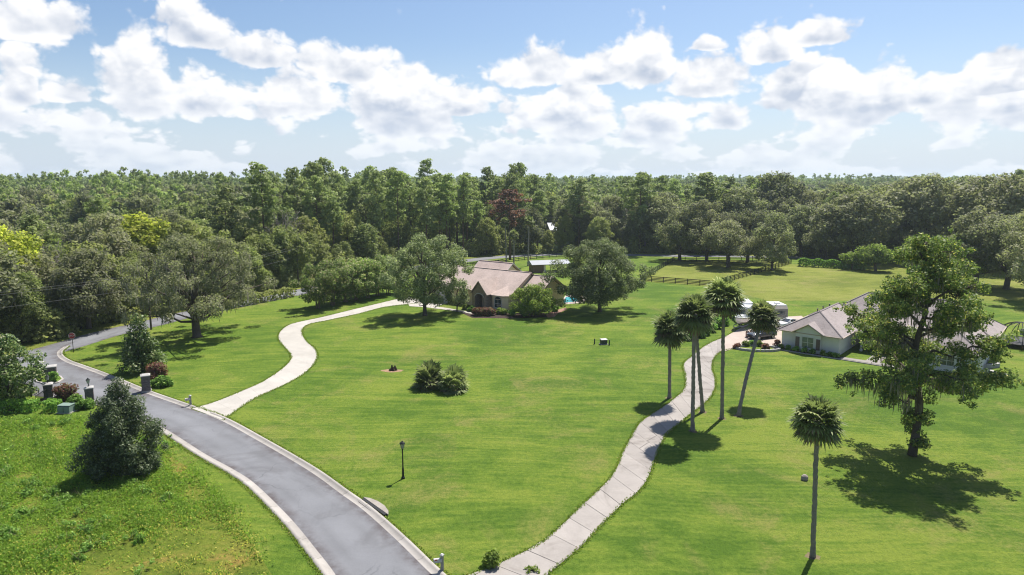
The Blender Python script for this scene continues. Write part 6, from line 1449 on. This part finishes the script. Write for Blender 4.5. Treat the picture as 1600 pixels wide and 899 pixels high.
for (x, y), lab in ((q0, 'utility pole in the trees behind the tan house'), (q1, 'utility pole with crossarms in the gap behind the round shade tree'), (q2, 'utility pole in the trees beyond the back field')): power_pole(x, y, 13.0, lab, 3)
for a, b, lab in ((q0, q1, 'left of'), (q1, q2, 'right of')):
    for k, (dz, dx) in enumerate(((12.7, -1.0), (11.6, 0.0), (10.5, 1.0))): wire((a[0], a[1] + dx, dz), (b[0], b[1] + dx, dz), 0.9, f'{("top", "middle", "bottom")[k]} power cable {lab} the pole with crossarms')

# ------------------------------------------------------------------ the uncut field: weeds in drifts
def weeds():
    rng = np.random.default_rng(9); poly = np.array(FIELD)
    n = 105000; P = np.stack([rng.uniform(-62, -11, n), rng.uniform(34, 73, n)], 1)
    inside = np.zeros(n, bool); j = len(poly) - 1
    for i in range(len(poly)):
        c = (poly[i, 1] > P[:, 1]) != (poly[j, 1] > P[:, 1]); xx = (poly[j, 0] - poly[i, 0]) * (P[:, 1] - poly[i, 1]) / (poly[j, 1] - poly[i, 1] + 1e-9) + poly[i, 0]; inside ^= c & (P[:, 0] < xx); j = i
    P = P[inside]; P = P + rng.normal(size=P.shape) * 0.55
    dens = 0.5 + 0.5 * np.sin(P[:, 0] * 0.55 + 1.3 * np.sin(P[:, 1] * 0.31)) * np.cos(P[:, 1] * 0.62 + np.sin(P[:, 0] * 0.27)) + 0.25 * np.sin(P[:, 0] * 1.9 + P[:, 1] * 1.4)
    dry = np.exp(-(((P[:, 0] + 21) / 7) ** 2 + ((P[:, 1] - 41) / 5) ** 2)); keep = rng.random(len(P)) < np.clip(0.25 + 0.85 * dens - 1.0 * dry, 0.05, 1.0); P, dens, dry = P[keep], dens[keep], dry[keep]
    m = 8; N_ = len(P) * m; base = np.repeat(P, m, 0) + rng.normal(size=(N_, 2)) * 0.16; hgt = np.repeat(np.clip(0.14 + 0.42 * dens, 0.08, 0.7) * rng.uniform(0.55, 1.25, len(P)), m)
    C = np.c_[base, hgt * rng.uniform(0.25, 1.0, N_)]; Nn = unit(rng.normal(size=(N_, 3)) * np.array([1, 1, 0.5]) + np.array([0, 0, 0.8]))
    al = np.tile(np.array([0, 0, 1.0]), (N_, 1)) + rng.normal(size=(N_, 3)) * 0.8
    V, F = leaf_quads(C, Nn, rng.uniform(0.035, 0.105, N_), 2.4, rng, al); V[:, 2] = np.maximum(V[:, 2], 0.01)
    T = np.clip(0.42 + 0.22 * np.repeat(dens - 0.5, m) * -1 + rng.normal(size=N_) * 0.16, 0, 0.85); T[rng.random(N_) < np.repeat(0.03 + 0.5 * dry, m)] = 0.95
    stuff(tag(link('weeds', np_mesh('weeds', V, F, LEAF['weed'], T)), 'knee-high green weeds filling the rough field by the road', 'weeds'))
weeds()
def weed_clumps():
    rng = np.random.default_rng(19); cl = []; st = []
    for k in range(330):
        x, y = rng.uniform(-58, -14), rng.uniform(36, 68); t_ = (y - 37) / 31; xr = -15.5 - 17.5 * t_ - 2.5 * math.sin(PI * t_)
        if x > xr - 1.5 or rng.random() < 0.35 + 0.3 * math.sin(x * 0.4) * math.cos(y * 0.5): continue
        if math.hypot(x + 33, y - 56) < 2.5: continue
        h_ = rng.uniform(0.25, 0.65)
        for j in range(rng.integers(2, 6)): cl.append((x + rng.normal() * 0.35, y + rng.normal() * 0.35, h_ * rng.uniform(0.4, 0.9), rng.uniform(0.16, 0.34)))
        for j in range(3): st.append(([(x + rng.normal() * 0.3, y + rng.normal() * 0.3, 0.0), (x + rng.normal() * 0.4, y + rng.normal() * 0.4, h_ * 1.5)], [0.012, 0.006], 3))
    V, F, T = crown_leaves(cl, 0.10, 0.55, rng, 1.1, 2.0, odd=0.08); V[:, 2] = np.maximum(V[:, 2], 0.01)
    stuff(tag(link('tall_weeds', np_mesh('tall_weeds', V, F, LEAF['hedge'], T)), 'taller darker green weed tufts scattered over the rough field', 'weeds'))
    stuff(tag(link('weed_stalks', trunk_mesh('weed_stalks', st, grime('dry_stalk', (0.30, 0.26, 0.14), 0.3, 3))), 'thin dry stalks standing among the field weeds', 'weeds'))
weed_clumps()
def edge_grass():
    """Ragged turf that leans over the edges of drives and kerbs."""
    rng = np.random.default_rng(29); C = []
    lines = [(resample(DL, 0.1), 1), (resample(DR, 0.1), -1), (resample(SL, 0.1), 1), (resample(SR, 0.1), -1), (offset_line(resample(R_EDGE[:-1], 0.1), -0.74), -1), (offset_line(resample(L_EDGE[:9], 0.1), 0.74), 1)]
    for L_, side in lines:
        for j in range(5):
            w = 0.10 * np.sin(np.arange(len(L_)) * 0.031 + j) + rng.normal(size=len(L_)) * 0.07
            q = L_ + (offset_line(L_, side * 1.0) - L_) * (w + 0.06)[:, None]; C.append(q + rng.normal(size=q.shape) * 0.03)
    C = np.concatenate(C); n = len(C); C = np.c_[C, rng.uniform(0.03, 0.10, n)]
    V, F = leaf_quads(C, unit(rng.normal(size=(n, 3)) * np.array([1, 1, 0.4]) + np.array([0, 0, 0.7])), rng.uniform(0.04, 0.10, n), 2.2, rng, np.tile(np.array([0, 0, 1.0]), (n, 1)) + rng.normal(size=(n, 3)) * 0.8)
    V[:, 2] = np.maximum(V[:, 2], 0.005); T = np.clip(0.5 + rng.normal(size=n) * 0.2, 0, 0.85); T[rng.random(n) < 0.08] = 0.95
    stuff(tag(link('edge_grass', np_mesh('edge_grass', V, F, LEAF['turf'], T)), 'ragged grass along the edges of the drives and kerbs', 'grass'))
edge_grass()

# ------------------------------------------------------------------ the air
def haze():
    t = NT('haze_air'); t.N.remove(t.b); v = t.new('ShaderNodeVolumePrincipled'); v.inputs['Color'].default_value = (0.74, 0.86, 1.0, 1); v.inputs['Density'].default_value = HAZE_D; v.inputs['Anisotropy'].default_value = 0.3
    t.L.new(v.outputs[0], t.out.inputs['Volume'])
    stuff(MB().box((0, 4200, 22.0), (16400, 9900, 46.0)).build('haze', t.m))
HAZE_D = 0.00012
haze()
